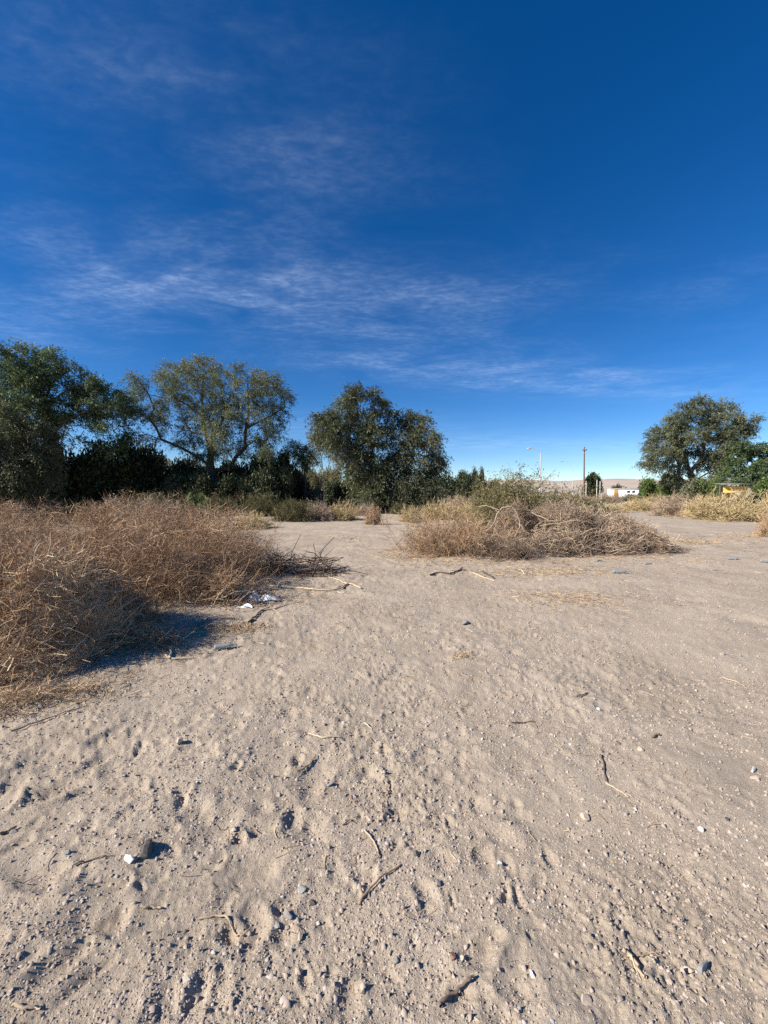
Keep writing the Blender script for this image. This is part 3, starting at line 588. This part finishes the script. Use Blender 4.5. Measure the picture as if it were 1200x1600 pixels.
big_bush('brown bush at the left edge behind the low brown bush', -11.6, 12.6, 2.0, 1.6, 1.3, 58, 110, 8, 5, 900, .5)
# brush fringe with loose branches at the right foot of the big bush
def branch_pile(label, name, u, v, rx, ry, h, n, sd, group, r=.008, mat=None, L=(.4, 1.3)):
    r_ = np.random.default_rng(sd); g = gp(u, v)
    tg = tangle(r_, n, rx, ry, h, sd, L, r, .2, 6, .3, .3, .5); return put_bush(name, label, (g.x, g.y), group, [('branches', tg, mat or M_BROWN)])
branch_pile('dark loose branches lying at the right foot of the big brown bush', 'branch_pile', 458, 893, .85, .5, .26, 110, 61, GL, .009, M_DARKW)
branch_pile('small heap of pale twigs beside the white plastic scraps', 'branch_pile', 362, 938, .5, .38, .3, 230, 62, GL, .0045, M_TWIG, (.25, .6))
branch_pile('straw fringe in front of the nearest brush heap', 'straw_fringe', 62, 1098, .6, .22, .08, 260, 63, GL, .0022, M_STRAW, (.1, .35))
branch_pile('thin dry tuft in the shade between the brush heaps', 'dry_tuft', 244, 1003, .28, .22, .2, 300, 64, GL, .002, M_TWIG, (.12, .4))
# right brush heap
GR = 'dry brush heap on the right'
r_ = np.random.default_rng(71)
st, t2 = radial(r_, 260, 10, 6, 1.35, 1.0, 1.05, .006, .16, .35, (.03, 1.0), 1.1, .55, .12)
put_bush('dry_bush', 'soft rounded tan bush forming the left end of the right heap', (1.78, 10.4), GR, [('stems', st, M_BROWN), ('twigs', t2, M_TWIG)])
st, t2 = radial(r_, 130, 9, 4, .75, .6, .62, .007, .16, .3, (.1, .95), 1.0, .2, .0)
put_bush('dry_bush', 'dark splayed stems in the middle foot of the right heap', (2.8, 9.5), GR, [('stems', st, M_BROWN), ('twigs', t2, M_BROWN)])
tg = tangle(r_, 9500, 1.7, 1.15, 1.04, 72, (.2, .8), .0039, .42, 6, .5, .25, .5); pb = MB()
for pts, ra in [([(-1.5, -.6, .55), (-1.2, -.7, 1.12), (-.85, -.7, 1.16), (-.75, -.8, .8)], .032), ([(-1.25, -.7, 1.08), (-1.55, -.6, 1.2), (-1.75, -.5, 1.15)], .02), ([(-.9, -.75, .3), (-.78, -.85, .75), (-.55, -.9, .5)], .024), ([(-.4, -.6, 1.02), (.1, -.9, .78)], .026), ([(-1.5, -.8, .2), (-1.35, -.85, .72)], .02), ([(-.3, -.9, .7), (.6, -1.0, .85), (.9, -.9, .8)], .015), ([(.2, -1.0, .3), (.9, -1.1, .65)], .014), ([(-1.1, -.9, .3), (-.6, -1.0, .42)], .018)]:
    limb(pb, r_, pts, ra * .72, ra * .36, r_.uniform(.35, .75))
sk = tangle(r_, 170, 1.65, 1.1, 1.0, 72, (.35, 1.1), .0075, .22, 6, .5, .1, .55)
put_bush('brush_heap', 'tall grey brown heap of cut branches with pale bent limbs on top', (4.15, 11.0), GR, [('tangle', tg, M_BROWN), ('sticks', sk, M_PALE), ('pale_limbs', pb, M_PALE)], kindless=('pale_limbs',))
tg = tangle(r_, 7500, 1.65, 1.0, .8, 74, (.2, .75), .0039, .42, 6, .45, .25, .6); ps = tangle(r_, 170, 1.65, .95, .84, 74, (.4, 1.0), .0075, .2, 6, .4, .06, .7)
put_bush('brush_heap', 'tapering right end of the heap of dry branches', (5.95, 10.85), GR, [('tangle', tg, M_BROWN), ('pale_sticks', ps, M_PALE)])
branch_pile('flat dark brush trailing off the right tip of the heap', 'branch_pile', 1012, 858, .8, .4, .14, 320, 75, GR, .005, M_BROWN)
# olive thorn bush behind it
def leafy_thorn(label, x, y, rx, ry, h, sd, n0, k1, nl, mat, tall=None):
    r_ = np.random.default_rng(sd); st, t2 = radial(r_, n0, k1, 4, rx, ry, h, .012, .2, .2, (.12, 1.0), .9, .35, .1)
    V2 = np.concatenate(t2.V); j = r_.choice(len(V2), nl); D_ = r_.normal(size=(nl, 3)) + np.array([0, 0, .4])
    V, Fq = leaf_quads(V2[j] + r_.normal(size=(nl, 3)) * .03, D_, .08 * r_.uniform(.6, 1.4, nl), r_, .4)
    lm = MB().add(V, [Fq], np.repeat(np.clip(.5 + r_.normal(size=nl) * .25, 0, 1), 4))
    return put_bush('thorn_bush', label, (x, y), None, [('stems', st, M_OLIVE), ('twigs', t2, M_OLIVE), ('leaves', lm, mat)], 'bush')
M_OLEAF = leafmat('leaf_olive', (.125, .112, .05), (.235, .205, .095), (.36, .305, .155))
leafy_thorn('sparse olive thorn bush standing behind the right brush heap', 5.0, 15.2, 1.85, 1.4, 2.4, 81, 210, 9, 34000, M_OLEAF)
leafy_thorn('lower olive thorn bush left of the street lamp, behind the soft tan bush', 4.2, 14.6, 1.3, 1.0, 1.95, 83, 90, 9, 13000, M_OLEAF)
leafy_thorn('low spreading olive bush between the thorn bush and the utility pole', 6.7, 14.4, 1.5, 1.0, 1.8, 84, 70, 9, 12000, M_OLEAF)
leafy_thorn('small green sprouting bush on the right shoulder of the brush heap', 5.35, 11.9, .55, .5, 1.25, 82, 26, 8, 2200, leafmat('leaf_sprout', (.06, .07, .03), (.12, .125, .05), (.19, .185, .08)))

# ------------------------------------------------------------------ low shrubs over the lot
def low_proto(sd, n0, k1, k2, tm, rw=.009):
    r_ = np.random.default_rng(sd); return radial(r_, n0, k1, k2, 1, 1, 1, rw, .15, .22, (.03, 1.0), 1.5, tm, .15)
LOW = {}
def low(kind, label, u, vb, wpx, hpx, rz=0.0, D=None):
    loc = place_px(u, vb, D); d = loc.y; sx_ = wpx / F * d * .5; szz = hpx / F * d * (1.25 if vb >= 802 else 0.95)
    if kind not in LOW:
        sd, mat, tm = {'gold': (201, M_GOLD, .6), 'olive': (202, M_OLIVE_SHADED, .5), 'tan': (203, M_TWIG, .62), 'brown': (204, M_BROWN, .55)}[kind]
        st, t2 = low_proto(sd, 150, 9, 5, tm)
        o = put_bush('low_shrub', label, loc, 'low dry shrubs over the lot', [('stems', st, mat), ('twigs', t2, mat)], 'shrub', rz); LOW[kind] = o
        o.location = loc; o.scale = (sx_, sx_, szz); return o
    return copy_tree(LOW[kind], loc, rz, (sx_, sx_, szz), label)
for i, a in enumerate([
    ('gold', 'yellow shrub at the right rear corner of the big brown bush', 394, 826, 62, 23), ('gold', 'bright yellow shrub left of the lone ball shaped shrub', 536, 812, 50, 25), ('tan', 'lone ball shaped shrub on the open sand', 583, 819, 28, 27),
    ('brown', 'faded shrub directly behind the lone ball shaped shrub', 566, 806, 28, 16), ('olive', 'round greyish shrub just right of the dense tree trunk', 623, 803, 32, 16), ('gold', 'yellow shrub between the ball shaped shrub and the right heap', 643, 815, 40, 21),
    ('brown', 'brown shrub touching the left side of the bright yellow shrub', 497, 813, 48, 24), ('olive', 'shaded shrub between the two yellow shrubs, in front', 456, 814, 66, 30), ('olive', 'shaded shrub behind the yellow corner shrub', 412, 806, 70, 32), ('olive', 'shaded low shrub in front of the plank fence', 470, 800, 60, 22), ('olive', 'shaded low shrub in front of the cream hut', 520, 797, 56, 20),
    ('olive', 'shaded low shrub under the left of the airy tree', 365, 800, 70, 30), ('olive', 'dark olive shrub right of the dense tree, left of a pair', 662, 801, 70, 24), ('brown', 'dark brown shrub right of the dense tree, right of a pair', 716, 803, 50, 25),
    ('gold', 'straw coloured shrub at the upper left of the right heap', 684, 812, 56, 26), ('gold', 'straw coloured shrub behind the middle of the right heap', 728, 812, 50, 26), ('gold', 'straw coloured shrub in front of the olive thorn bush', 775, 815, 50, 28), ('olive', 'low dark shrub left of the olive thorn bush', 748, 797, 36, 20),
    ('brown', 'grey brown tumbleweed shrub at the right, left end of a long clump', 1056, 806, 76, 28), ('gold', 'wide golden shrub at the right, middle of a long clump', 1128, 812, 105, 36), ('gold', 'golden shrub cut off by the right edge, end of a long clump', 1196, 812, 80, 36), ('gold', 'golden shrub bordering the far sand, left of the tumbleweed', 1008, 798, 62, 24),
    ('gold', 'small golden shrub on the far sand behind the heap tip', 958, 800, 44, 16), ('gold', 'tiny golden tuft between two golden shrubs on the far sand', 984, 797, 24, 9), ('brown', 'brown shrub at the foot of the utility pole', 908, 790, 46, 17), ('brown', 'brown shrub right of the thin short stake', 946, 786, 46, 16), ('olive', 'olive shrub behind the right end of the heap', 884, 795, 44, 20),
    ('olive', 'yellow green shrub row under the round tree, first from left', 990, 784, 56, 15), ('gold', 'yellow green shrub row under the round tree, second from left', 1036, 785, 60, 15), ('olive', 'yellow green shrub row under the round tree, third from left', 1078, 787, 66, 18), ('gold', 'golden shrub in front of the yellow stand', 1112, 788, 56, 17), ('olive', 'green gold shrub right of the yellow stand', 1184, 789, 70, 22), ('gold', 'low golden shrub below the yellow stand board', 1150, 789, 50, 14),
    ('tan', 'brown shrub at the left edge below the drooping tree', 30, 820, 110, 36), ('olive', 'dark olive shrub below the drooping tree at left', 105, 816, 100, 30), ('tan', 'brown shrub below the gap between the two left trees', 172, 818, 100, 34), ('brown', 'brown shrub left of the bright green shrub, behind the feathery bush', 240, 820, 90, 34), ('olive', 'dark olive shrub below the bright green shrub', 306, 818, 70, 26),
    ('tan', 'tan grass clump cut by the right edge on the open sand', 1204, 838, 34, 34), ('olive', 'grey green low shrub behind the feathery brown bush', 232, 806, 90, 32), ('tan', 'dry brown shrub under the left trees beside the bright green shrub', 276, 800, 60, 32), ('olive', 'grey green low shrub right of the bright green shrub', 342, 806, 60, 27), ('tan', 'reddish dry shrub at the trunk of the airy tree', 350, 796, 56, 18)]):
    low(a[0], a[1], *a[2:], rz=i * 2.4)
LOW['tan'].children[0].name = 'stems'

# ------------------------------------------------------------------ loose things on the sand
def stone(u, v, wpx, asp, colr, label, sd, flat=.6, name='stone', rz=None):
    r_ = np.random.default_rng(sd); g = gp(u, v); dist = math.hypot(g.y, H); s = wpx / F * dist * .5
    import bmesh
    bm = bmesh.new(); bmesh.ops.create_icosphere(bm, subdivisions=2, radius=1.15)
    cuts = norm(r_.normal(size=(9, 3))); off = r_.uniform(.40, .72, 9)
    for vv in bm.verts:
        p = np.array(vv.co)
        for n_, d_ in zip(cuts, off):
            k = p @ n_ - d_
            if k > 0: p = p - n_ * k
        p += r_.normal(size=3) * .015; vv.co = p
    me = bpy.data.meshes.new(name); bm.to_mesh(me); bm.free(); me.materials.append(colr)
    o = ob(name, me); o.scale = (s, s * asp, s * flat); o.location = (g.x, g.y, g.z + s * flat * .3); o.rotation_euler = (r_.uniform(-.2, .2), r_.uniform(-.2, .2), r_.uniform(0, 3) if rz is None else rz)
    return tag(o, label, 'stone', 'loose stones on the sand')
MS = {k: mat_noise('stone_' + k, a, b_, 60, .85, .3, .004) for k, (a, b_) in {'dark': ((.07, .064, .058), (.14, .13, .12)), 'white': ((.50, .49, .46), (.64, .62, .58)), 'tan': ((.44, .35, .26), (.56, .46, .36)), 'grey': ((.24, .225, .20), (.35, .33, .295)), 'green': ((.29, .285, .255), (.385, .38, .345)), 'red': ((.26, .13, .10), (.36, .20, .16))}.items()}
for i, (u, v, w_, asp, c_, fl, lab) in enumerate([
    (229, 1327, 28, .75, 'dark', .55, 'large dark grey angular stone, lower left'), (204, 1344, 20, .55, 'white', .5, 'flat white stone beside the large dark stone'), (913, 1279, 14, .8, 'tan', .9, 'pale tan stone alone on the right foreground sand'), (729, 974, 24, .5, 'grey', .35, 'flat grey slab stone on the open sand in the middle'),
    (448, 1432, 11, 1.5, 'grey', .8, 'upright oval grey stone, lower middle left'), (473, 1390, 12, .9, 'green', .7, 'greenish grey stone above the upright oval stone'), (432, 1448, 10, .8, 'green', .35, 'flat pale green stone left of the upright oval stone'), (470, 1463, 10, .8, 'tan', .8, 'tan stone below the upright oval stone'), (780, 1351, 9, .8, 'white', .8, 'small white chip, middle foreground'), (771, 1353, 8, .8, 'tan', .6, 'tan pebble touching the small white chip'),
    (773, 1410, 9, 1.3, 'tan', .9, 'tall tan pebble with a dark shadow below the white chip'), (708, 1495, 9, .8, 'red', .8, 'reddish pebble near the bottom middle'), (723, 1498, 9, .8, 'tan', .8, 'pale pebble right of the reddish pebble'), (1178, 1203, 18, .4, 'white', .5, 'long white block shaped stone at the right side'), (1181, 1216, 16, .5, 'tan', .35, 'flat tan stone under the long white stone'), (1094, 1297, 9, .7, 'white', .8, 'white pebble, right foreground'),
    (1098, 1513, 22, .4, 'green', .4, 'greenish wedge stone at the lower right'), (1075, 1517, 13, .9, 'tan', .7, 'rounded tan stone left of the greenish wedge'), (832, 1525, 9, .7, 'white', .7, 'white pebble near the bottom right of centre'), (916, 1563, 11, 1.5, 'tan', .6, 'long tan stone near the bottom edge, right of centre'), (651, 1337, 10, .8, 'dark', .8, 'dark pebble right of the forked twig'), (684, 1382, 9, .8, 'grey', .8, 'grey pebble right of the long forked twig'), (489, 1412, 9, .8, 'dark', .8, 'dark pebble right of the greenish grey stone'),
    (1128, 1023, 12, .8, 'tan', .7, 'cream stone in the right middle distance'), (1000, 1172, 11, .8, 'tan', .7, 'cream stone above the dark standing twig'), (936, 1109, 9, .7, 'white', .6, 'small white stone in the right middle distance'), (513, 991, 9, .7, 'tan', .6, 'cream pebble in the left middle distance'), (516, 1226, 9, .7, 'green', .7, 'round green grey pebble left of the hooked twig'), (280, 1161, 12, .9, 'tan', .8, 'cream stone among the footprints at the left'), (106, 1334, 9, .8, 'green', .5, 'small greenish chip at the far lower left'), (20, 1300, 10, .7, 'grey', .6, 'grey pebble at the left edge'), (620, 1500, 8, .8, 'grey', .8, 'grey pebble bottom centre'), (418, 1508, 11, .6, 'grey', .5, 'flat grey pebble at the lower left of centre'), (545, 1505, 8, .9, 'tan', .8, 'tan pebble bottom left of centre')]):
    stone(u, v, w_, asp, MS[c_], lab, 300 + i, fl)
def stick(label, forks, rpx, mat, t_, sd, lift=.006, name='twig', cat='twig'):
    r_ = np.random.default_rng(sd); mb = MB(); g0 = gp(*forks[0][0])
    for k, pts in enumerate(forks):
        w_ = [gp(*p) for p in pts]; rr = rpx / F * math.hypot(w_[0].y, H) * .41 * (1 if k == 0 else .65)
        q_ = [(a.x - g0.x, a.y - g0.y, a.z - g0.z) for a in w_]; q_ = np.array(q_, float); S = 4 * len(pts)
        u = np.linspace(0, len(q_) - 1.0001, S); a = u.astype(int); f = (u - a)[:, None]; P = q_[a] * (1 - f) + q_[a + 1] * f
        P[:, :2] += r_.normal(size=(S, 2)) * rr * .5
        P[:, 2] = height(P[:, 0] + g0.x, P[:, 1] + g0.y) - g0.z; P[:, 2] = np.maximum(P[:, 2], np.convolve(np.pad(P[:, 2], 2, 'edge'), np.ones(5) / 5, 'valid')) + rr * .8 + lift * np.abs(np.sin(np.linspace(0, 3, S) + sd))
        mb.tub(P[None], (np.linspace(1, .55, S) * rr * r_.uniform(.85, 1.15, S))[None], 6, t_)
    o = mb.build(name, mat, None, None, True); o.location = g0; return tag(o, label, cat, 'sticks and twigs on the sand')
for i, (lab, fk, r_, m_, tt) in enumerate([
    ('dark bent stick between the straw patch and the white scraps', [[(388, 974), (399, 966), (408, 956), (412, 953)]], 4.5, M_DARKW, .7), ('pale forked straw branch touching the dark bent stick', [[(410, 955), (430, 952), (447, 946), (470, 941)], [(425, 952), (436, 957), (452, 956)], [(410, 954), (428, 947)]], 2.6, M_PALE, .5),
    ('long pale fallen branch pointing at the big bush with a dark root end', [[(420, 917), (460, 920), (500, 924), (530, 922), (545, 914), (563, 921)], [(544, 914), (532, 909), (513, 903)], [(520, 923), (535, 916), (552, 912)]], 4.5, M_PALE, .7), ('thin dark branch reaching right from the loose branches', [[(470, 897), (500, 893), (530, 890), (543, 885)], [(505, 893), (520, 897)]], 3, M_DARKW, .5),
    ('crooked dark branch in front of the right heap', [[(672, 900), (684, 896), (705, 898), (718, 892), (728, 892)], [(716, 893), (722, 886)]], 3.6, M_DARKW, .4), ('short dark stick in front of the right heap', [[(753, 894), (763, 899), (772, 905)]], 3.4, M_DARKW, .3), ('pale straight stick beside the short dark stick', [[(739, 896), (752, 902), (772, 908)]], 2.6, M_PALE, .8), ('pale stick under the middle of the right heap', [[(808, 892), (815, 892), (821, 899)]], 3, M_PALE, .9),
    ('hooked twig standing on the foreground sand, centre', [[(600, 1222), (608, 1228), (606, 1242), (597, 1260)]], 3.2, M_PALE, .35), ('long dark forked twig, foreground centre', [[(562, 1417), (565, 1408), (585, 1385), (602, 1368), (628, 1353)], [(567, 1406), (564, 1390)]], 3.8, M_PALE, .15), ('thin pale twig above the long dark forked twig', [[(569, 1298), (584, 1317), (590, 1328), (592, 1342)]], 2.6, M_PALE, .6),
    ('dark standing twig on the right foreground sand', [[(938, 1181), (944, 1200), (946, 1223)]], 2.8, M_DARKW, .8), ('pale forked straw below the dark standing twig', [[(945, 1223), (962, 1234), (983, 1247)], [(975, 1240), (992, 1250)]], 2.4, M_PALE, .7), ('thick pale stick at the lower right', [[(974, 1489), (990, 1503), (1006, 1529)]], 6, M_PALE, .55), ('thin curved twig touching the thick pale stick', [[(994, 1497), (1014, 1492), (1036, 1500)]], 3, M_PALE, .3),
    ('angled pale twig at the lower left', [[(312, 1436), (350, 1433), (364, 1452), (378, 1467), (391, 1454)]], 3, M_PALE, .5), ('short stick lower left with a dark underside', [[(218, 1421), (235, 1419), (252, 1422)]], 4, M_PALE, .4), ('thin twig left below the white stone', [[(115, 1354), (132, 1346), (172, 1339)]], 3, M_PALE, .3), ('pale straw among the footprints', [[(483, 1148), (505, 1155), (531, 1156)]], 2.6, M_PALE, .8), ('small pale straw above the hoof marks in the middle', [[(569, 1131), (582, 1140)]], 2.6, M_PALE, .8),
    ('bent twig below the pale straw among the footprints', [[(465, 1208), (488, 1193), (492, 1182)]], 3, M_PALE, .25), ('half buried dark branch at the bottom edge', [[(688, 1576), (702, 1560), (728, 1543), (740, 1530)], [(703, 1560), (700, 1552)]], 5, M_DARKW, .9), ('pale stick at the bottom left corner', [[(20, 1576), (40, 1578), (66, 1579)]], 4.5, M_PALE, .5), ('antler like pale stick at the shadow edge', [[(267, 1030), (266, 1016), (275, 1001), (278, 996)], [(266, 1014), (270, 1022)]], 4, M_PALE, .8), ('pale stub stick below the antler like stick', [[(258, 1026), (270, 1031), (302, 1030)]], 4, M_PALE, .7),
    ('long thin stick at the left in front of the nearest heap', [[(18, 1144), (70, 1128), (137, 1103)]], 2.6, M_DARKW, .8), ('short twig right of centre in the middle distance', [[(800, 1131), (820, 1130), (837, 1129)]], 2.2, M_DARKW, .7), ('thin pale twig at the right side', [[(1128, 1060), (1150, 1066), (1168, 1078)]], 2.4, M_PALE, .6), ('short dark twig upper right of centre foreground', [[(900, 1090), (912, 1088), (918, 1083)]], 3, M_DARKW, .8), ('short dark stick right of centre foreground', [[(1018, 1154), (1030, 1149)]], 4, M_DARKW, .9), ('dark short stick at the left lower edge', [[(0, 1306), (15, 1300), (27, 1294)]], 4.5, M_DARKW, .9), ('curved thin twig below the hooked twig', [[(536, 1290), (545, 1285), (556, 1286)]], 2.4, M_DARKW, .9)]):
    stick(lab, fk, r_, m_, tt, 500 + i)

# litter: bottles, white scraps, grey slabs
M_PET, t, b = mat_base('clear_plastic', .18); b.inputs['Base Color'].default_value = (.40, .42, .42, 1); b.inputs['Transmission Weight'].default_value = .45; b.inputs['IOR'].default_value = 1.2; b.inputs['Specular IOR Level'].default_value = .5
M_CAP = mat_noise('bottle_cap', (.25, .32, .40), (.35, .42, .5), 30, .5); M_BAG = mat_noise('white_plastic', (.72, .74, .76), (.84, .85, .86), 12, .45, .3, .01)
M_GLASS, t, b = mat_base('green_glass', .1); b.inputs['Base Color'].default_value = (.03, .06, .04, 1)
def bottle(u, v, rz, L, label, mat=M_PET, sd=0):
    r_ = np.random.default_rng(sd); g = gp(u, v); o = empty('bottle', (g.x, g.y, g.z + .001), label, 'bottle', 'discarded bottles', rz)
    xs = np.array([0, .004, .02, .10, .18, .26, .34, .42, .5, .58, .66, .74, .82, .88, .9, .97]); rr = np.array([.0, .10, .135, .15, .143, .15, .143, .15, .143, .15, .145, .125, .085, .05, .045, .045])
    P = np.stack([xs * L - L / 2, r_.normal(0, .003, 16) * L, rr * 0 + .14 * L], 1); n = 14
    V, Fq = tubes(P[None], (rr * L)[None], n); V[:, 2] = .14 * L + (V[:, 2] - .14 * L) * np.where(V[:, 2] > .14 * L, .72, .95)
    part('body', V, [Fq], None, mat, o, None, True)
    MB().tub([[(.45 * L, 0, .132 * L), (.475 * L, 0, .132 * L), (.53 * L, 0, .132 * L), (.532 * L, 0, .132 * L)]], [[.05 * L, .056 * L, .056 * L, .0]], 12, .5).build('cap', M_CAP, o)
    return o
for i, (u, v, rz, L, lab, m_) in enumerate([(969, 896, -.15, .27, 'clear plastic bottle lying on the sand in front of the heap tip', M_PET), (352, 1014, .35, .2, 'crushed clear bottle on the sand below the straw patch', M_PET), (936, 877, .3, .16, 'small clear bottle just under the heap tip', M_PET), (1013, 882, .05, .17, 'clear bottle right of the heap tip', M_PET), (1146, 874, -.4, .22, 'clear bottle far out on the right sand', M_PET), (1196, 879, -.3, .2, 'clear bottle at the right edge of the sand', M_PET), (921, 862, -.3, .36, 'dark glass bottle tucked under the right heap', M_GLASS)]):
    bottle(u, v, rz, L, lab, m_, 700 + i)
def scrap(u, v, L, W, hgt, label, mat, sd, name='plastic_scrap', cat='plastic scrap', rz=0.0):
    r_ = np.random.default_rng(sd); g = gp(u, v); nx, ny = 16, 10; X, Y = np.meshgrid(np.linspace(-1, 1, nx), np.linspace(-1, 1, ny), indexing='ij')
    ph = r_.uniform(0, 6, 4); wd = .6 + .4 * np.sin(X * 2 + ph[0]) * np.cos(X * 3 + ph[1])
    Z = hgt * (.55 + .45 * np.sin(X * 3.3 + ph[2] + Y * 1.3)) * (1 - .8 * Y ** 2) + .25 * hgt * rotn(X * 3, Y * 3, 1, sd % 50)
    V = np.stack([X * L / 2, Y * W / 2 * wd + .15 * W * np.sin(X * 3 + ph[3]), np.maximum(Z, .004)], -1).reshape(-1, 3); V2 = V.copy(); V2[:, 2] -= .003
    idx = np.arange(nx * ny).reshape(nx, ny); Fq = np.stack([idx[:-1, :-1], idx[1:, :-1], idx[1:, 1:], idx[:-1, 1:]], -1).reshape(-1, 4)
    o = mesh(name, np.concatenate([V, V2]), [Fq, Fq[:, ::-1] + nx * ny], None, mat, None, True); o.location = g; o.rotation_euler.z = rz
    return tag(o, label, cat, 'litter on the sand')
scrap(418, 940, .32, .13, .09, 'curled white plastic scrap, right one of two by the twig heap', M_BAG, 801, rz=.3); scrap(399, 938, .15, .13, .13, 'crumpled white plastic bag standing up beside the twig heap', M_BAG, 803, rz=1.2); scrap(384, 949, .2, .09, .05, 'flat white plastic scrap, left one by the twig heap', M_BAG, 802)
scrap(852, 863, .27, .16, .12, 'crumpled white bag at the foot of the right heap', M_BAG, 804); M_CARD = mat_noise('grey_card', (.20, .19, .18), (.30, .28, .26), 20, .9)
scrap(1124, 890, .22, .10, .025, 'flat grey cardboard scrap on the right sand', M_CARD, 805, 'card_scrap', 'scrap'); scrap(1102, 839, .45, .16, .03, 'grey board scrap far out on the right sand', M_CARD, 806, 'card_scrap', 'scrap')

# ------------------------------------------------------------------ gravel, straw, ground litter
rng = np.random.default_rng(9)
def gravel():
    n = 175000; r = .95 * (13 / .95) ** (rng.random(n) ** 1.12); a = np.radians(rng.uniform(-50, 50, n)); x, y = r * np.sin(a), r * np.cos(a)
    keep = rng.random(n) < np.clip(.66 + 1.0 * rotn(x, y, 1.9, 12) + .7 * rotn(x, y, 6, 13), .1, 1); x, y, r = x[keep], y[keep], r[keep]; n = len(x)
    s = .0017 * np.exp(rng.normal(size=n) * .62) * np.clip(.75 + r * .2, 1, 2.2); s = np.minimum(s, .0085)
    z = height(x, y)
    o6 = np.array([(1, 0, -.25), (-1, 0, -.25), (0, 1, -.25), (0, -1, -.25), (0, 0, 1.)]); fc = np.array([(0, 2, 4), (2, 1, 4), (1, 3, 4), (3, 0, 4)])
    an = rng.uniform(0, 6.28, n); ca, sa = np.cos(an), np.sin(an)
    V = o6[None] * rng.uniform(.65, 1.35, (n, 5, 1)) + rng.normal(size=(n, 5, 3)) * .24; V[..., 2] *= .85
    V = np.stack([V[..., 0] * ca[:, None] - V[..., 1] * sa[:, None], V[..., 0] * sa[:, None] + V[..., 1] * ca[:, None], V[..., 2]], -1) * s[:, None, None] * 1.25
    V += np.stack([x, y, z + s * .2], 1)[:, None]; Fq = (fc[None] + (np.arange(n) * 5)[:, None, None]).reshape(-1, 3)
    u = rng.random(n); ti = np.where(u < .06, rng.random(n) * .12, np.where(u > .93, .82 + rng.random(n) * .18, .16 + rng.random(n) * .6))
    tag(mesh('gravel', V, [Fq], np.repeat(ti, 5), M_PEB), 'fine gravel and clods strewn over the sand', 'gravel', None, 'stuff')
gravel()
def straw():
    xs, ys = [], []
    def patch(u, v, ru, rv, n):
        g = gp(u, v); d = g.y; xs.append(g.x + rng.normal(size=n) * ru / F * d); ys.append(g.y + rng.normal(size=n) * rv / F * d * d / H)
    for p in [(372, 984, 26, 5, 420), (440, 935, 60, 12, 500), (330, 985, 40, 14, 500), (420, 905, 40, 8, 500), (890, 935, 50, 9, 700), (700, 890, 60, 10, 300), (850, 893, 60, 5, 800), (960, 868, 70, 6, 700), (1070, 845, 50, 4, 700), (1170, 838, 26, 4, 320), (1130, 860, 60, 12, 300), (540, 842, 26, 3, 120), (1050, 900, 120, 25, 420), (700, 960, 200, 40, 380), (60, 1095, 50, 10, 420), (230, 1015, 50, 16, 600), (120, 1075, 60, 14, 600), (480, 895, 40, 8, 240), (620, 850, 120, 12, 260), (720, 1025, 12, 4, 60), (800, 1150, 300, 90, 260), (460, 1270, 250, 110, 140), (650, 870, 40, 4, 500), (760, 875, 70, 4, 700)]: patch(*p)
    x, y = np.concatenate(xs), np.concatenate(ys); k = (y > .8); x, y = x[k], y[k]; n = len(x)
    L = rng.uniform(.03, .16, n) * np.clip(.35 + y * .09, .4, 1.4); an = rng.uniform(0, 6.28, n) ; d = np.stack([np.cos(an), np.sin(an)], 1); bend = rng.normal(size=n) * .25
    P = np.empty((n, 4, 3))
    for s in range(4):
        t_ = s / 3 - .5; P[:, s, 0] = x + d[:, 0] * L * t_ - d[:, 1] * L * bend * t_ * t_; P[:, s, 1] = y + d[:, 1] * L * t_ + d[:, 0] * L * bend * t_ * t_
        P[:, s, 2] = height(P[:, s, 0], P[:, s, 1]) + .004
    P[..., 2] = np.maximum(P[..., 2], P[..., 2].mean(1, keepdims=True)); P[:, 3, 2] += rng.exponential(.008, n)
    r = rng.uniform(.0009, .0024, n) * np.clip(.5 + y * .12, .6, 2)
    MB().tub(P, np.repeat(r[:, None], 4, 1), 1, rng.random(n)).build('straw_litter', M_STRAW)
    tag(bpy.data.objects['straw_litter'], 'scattered straw and broken twigs on the sand', 'straw', None, 'stuff')
straw()
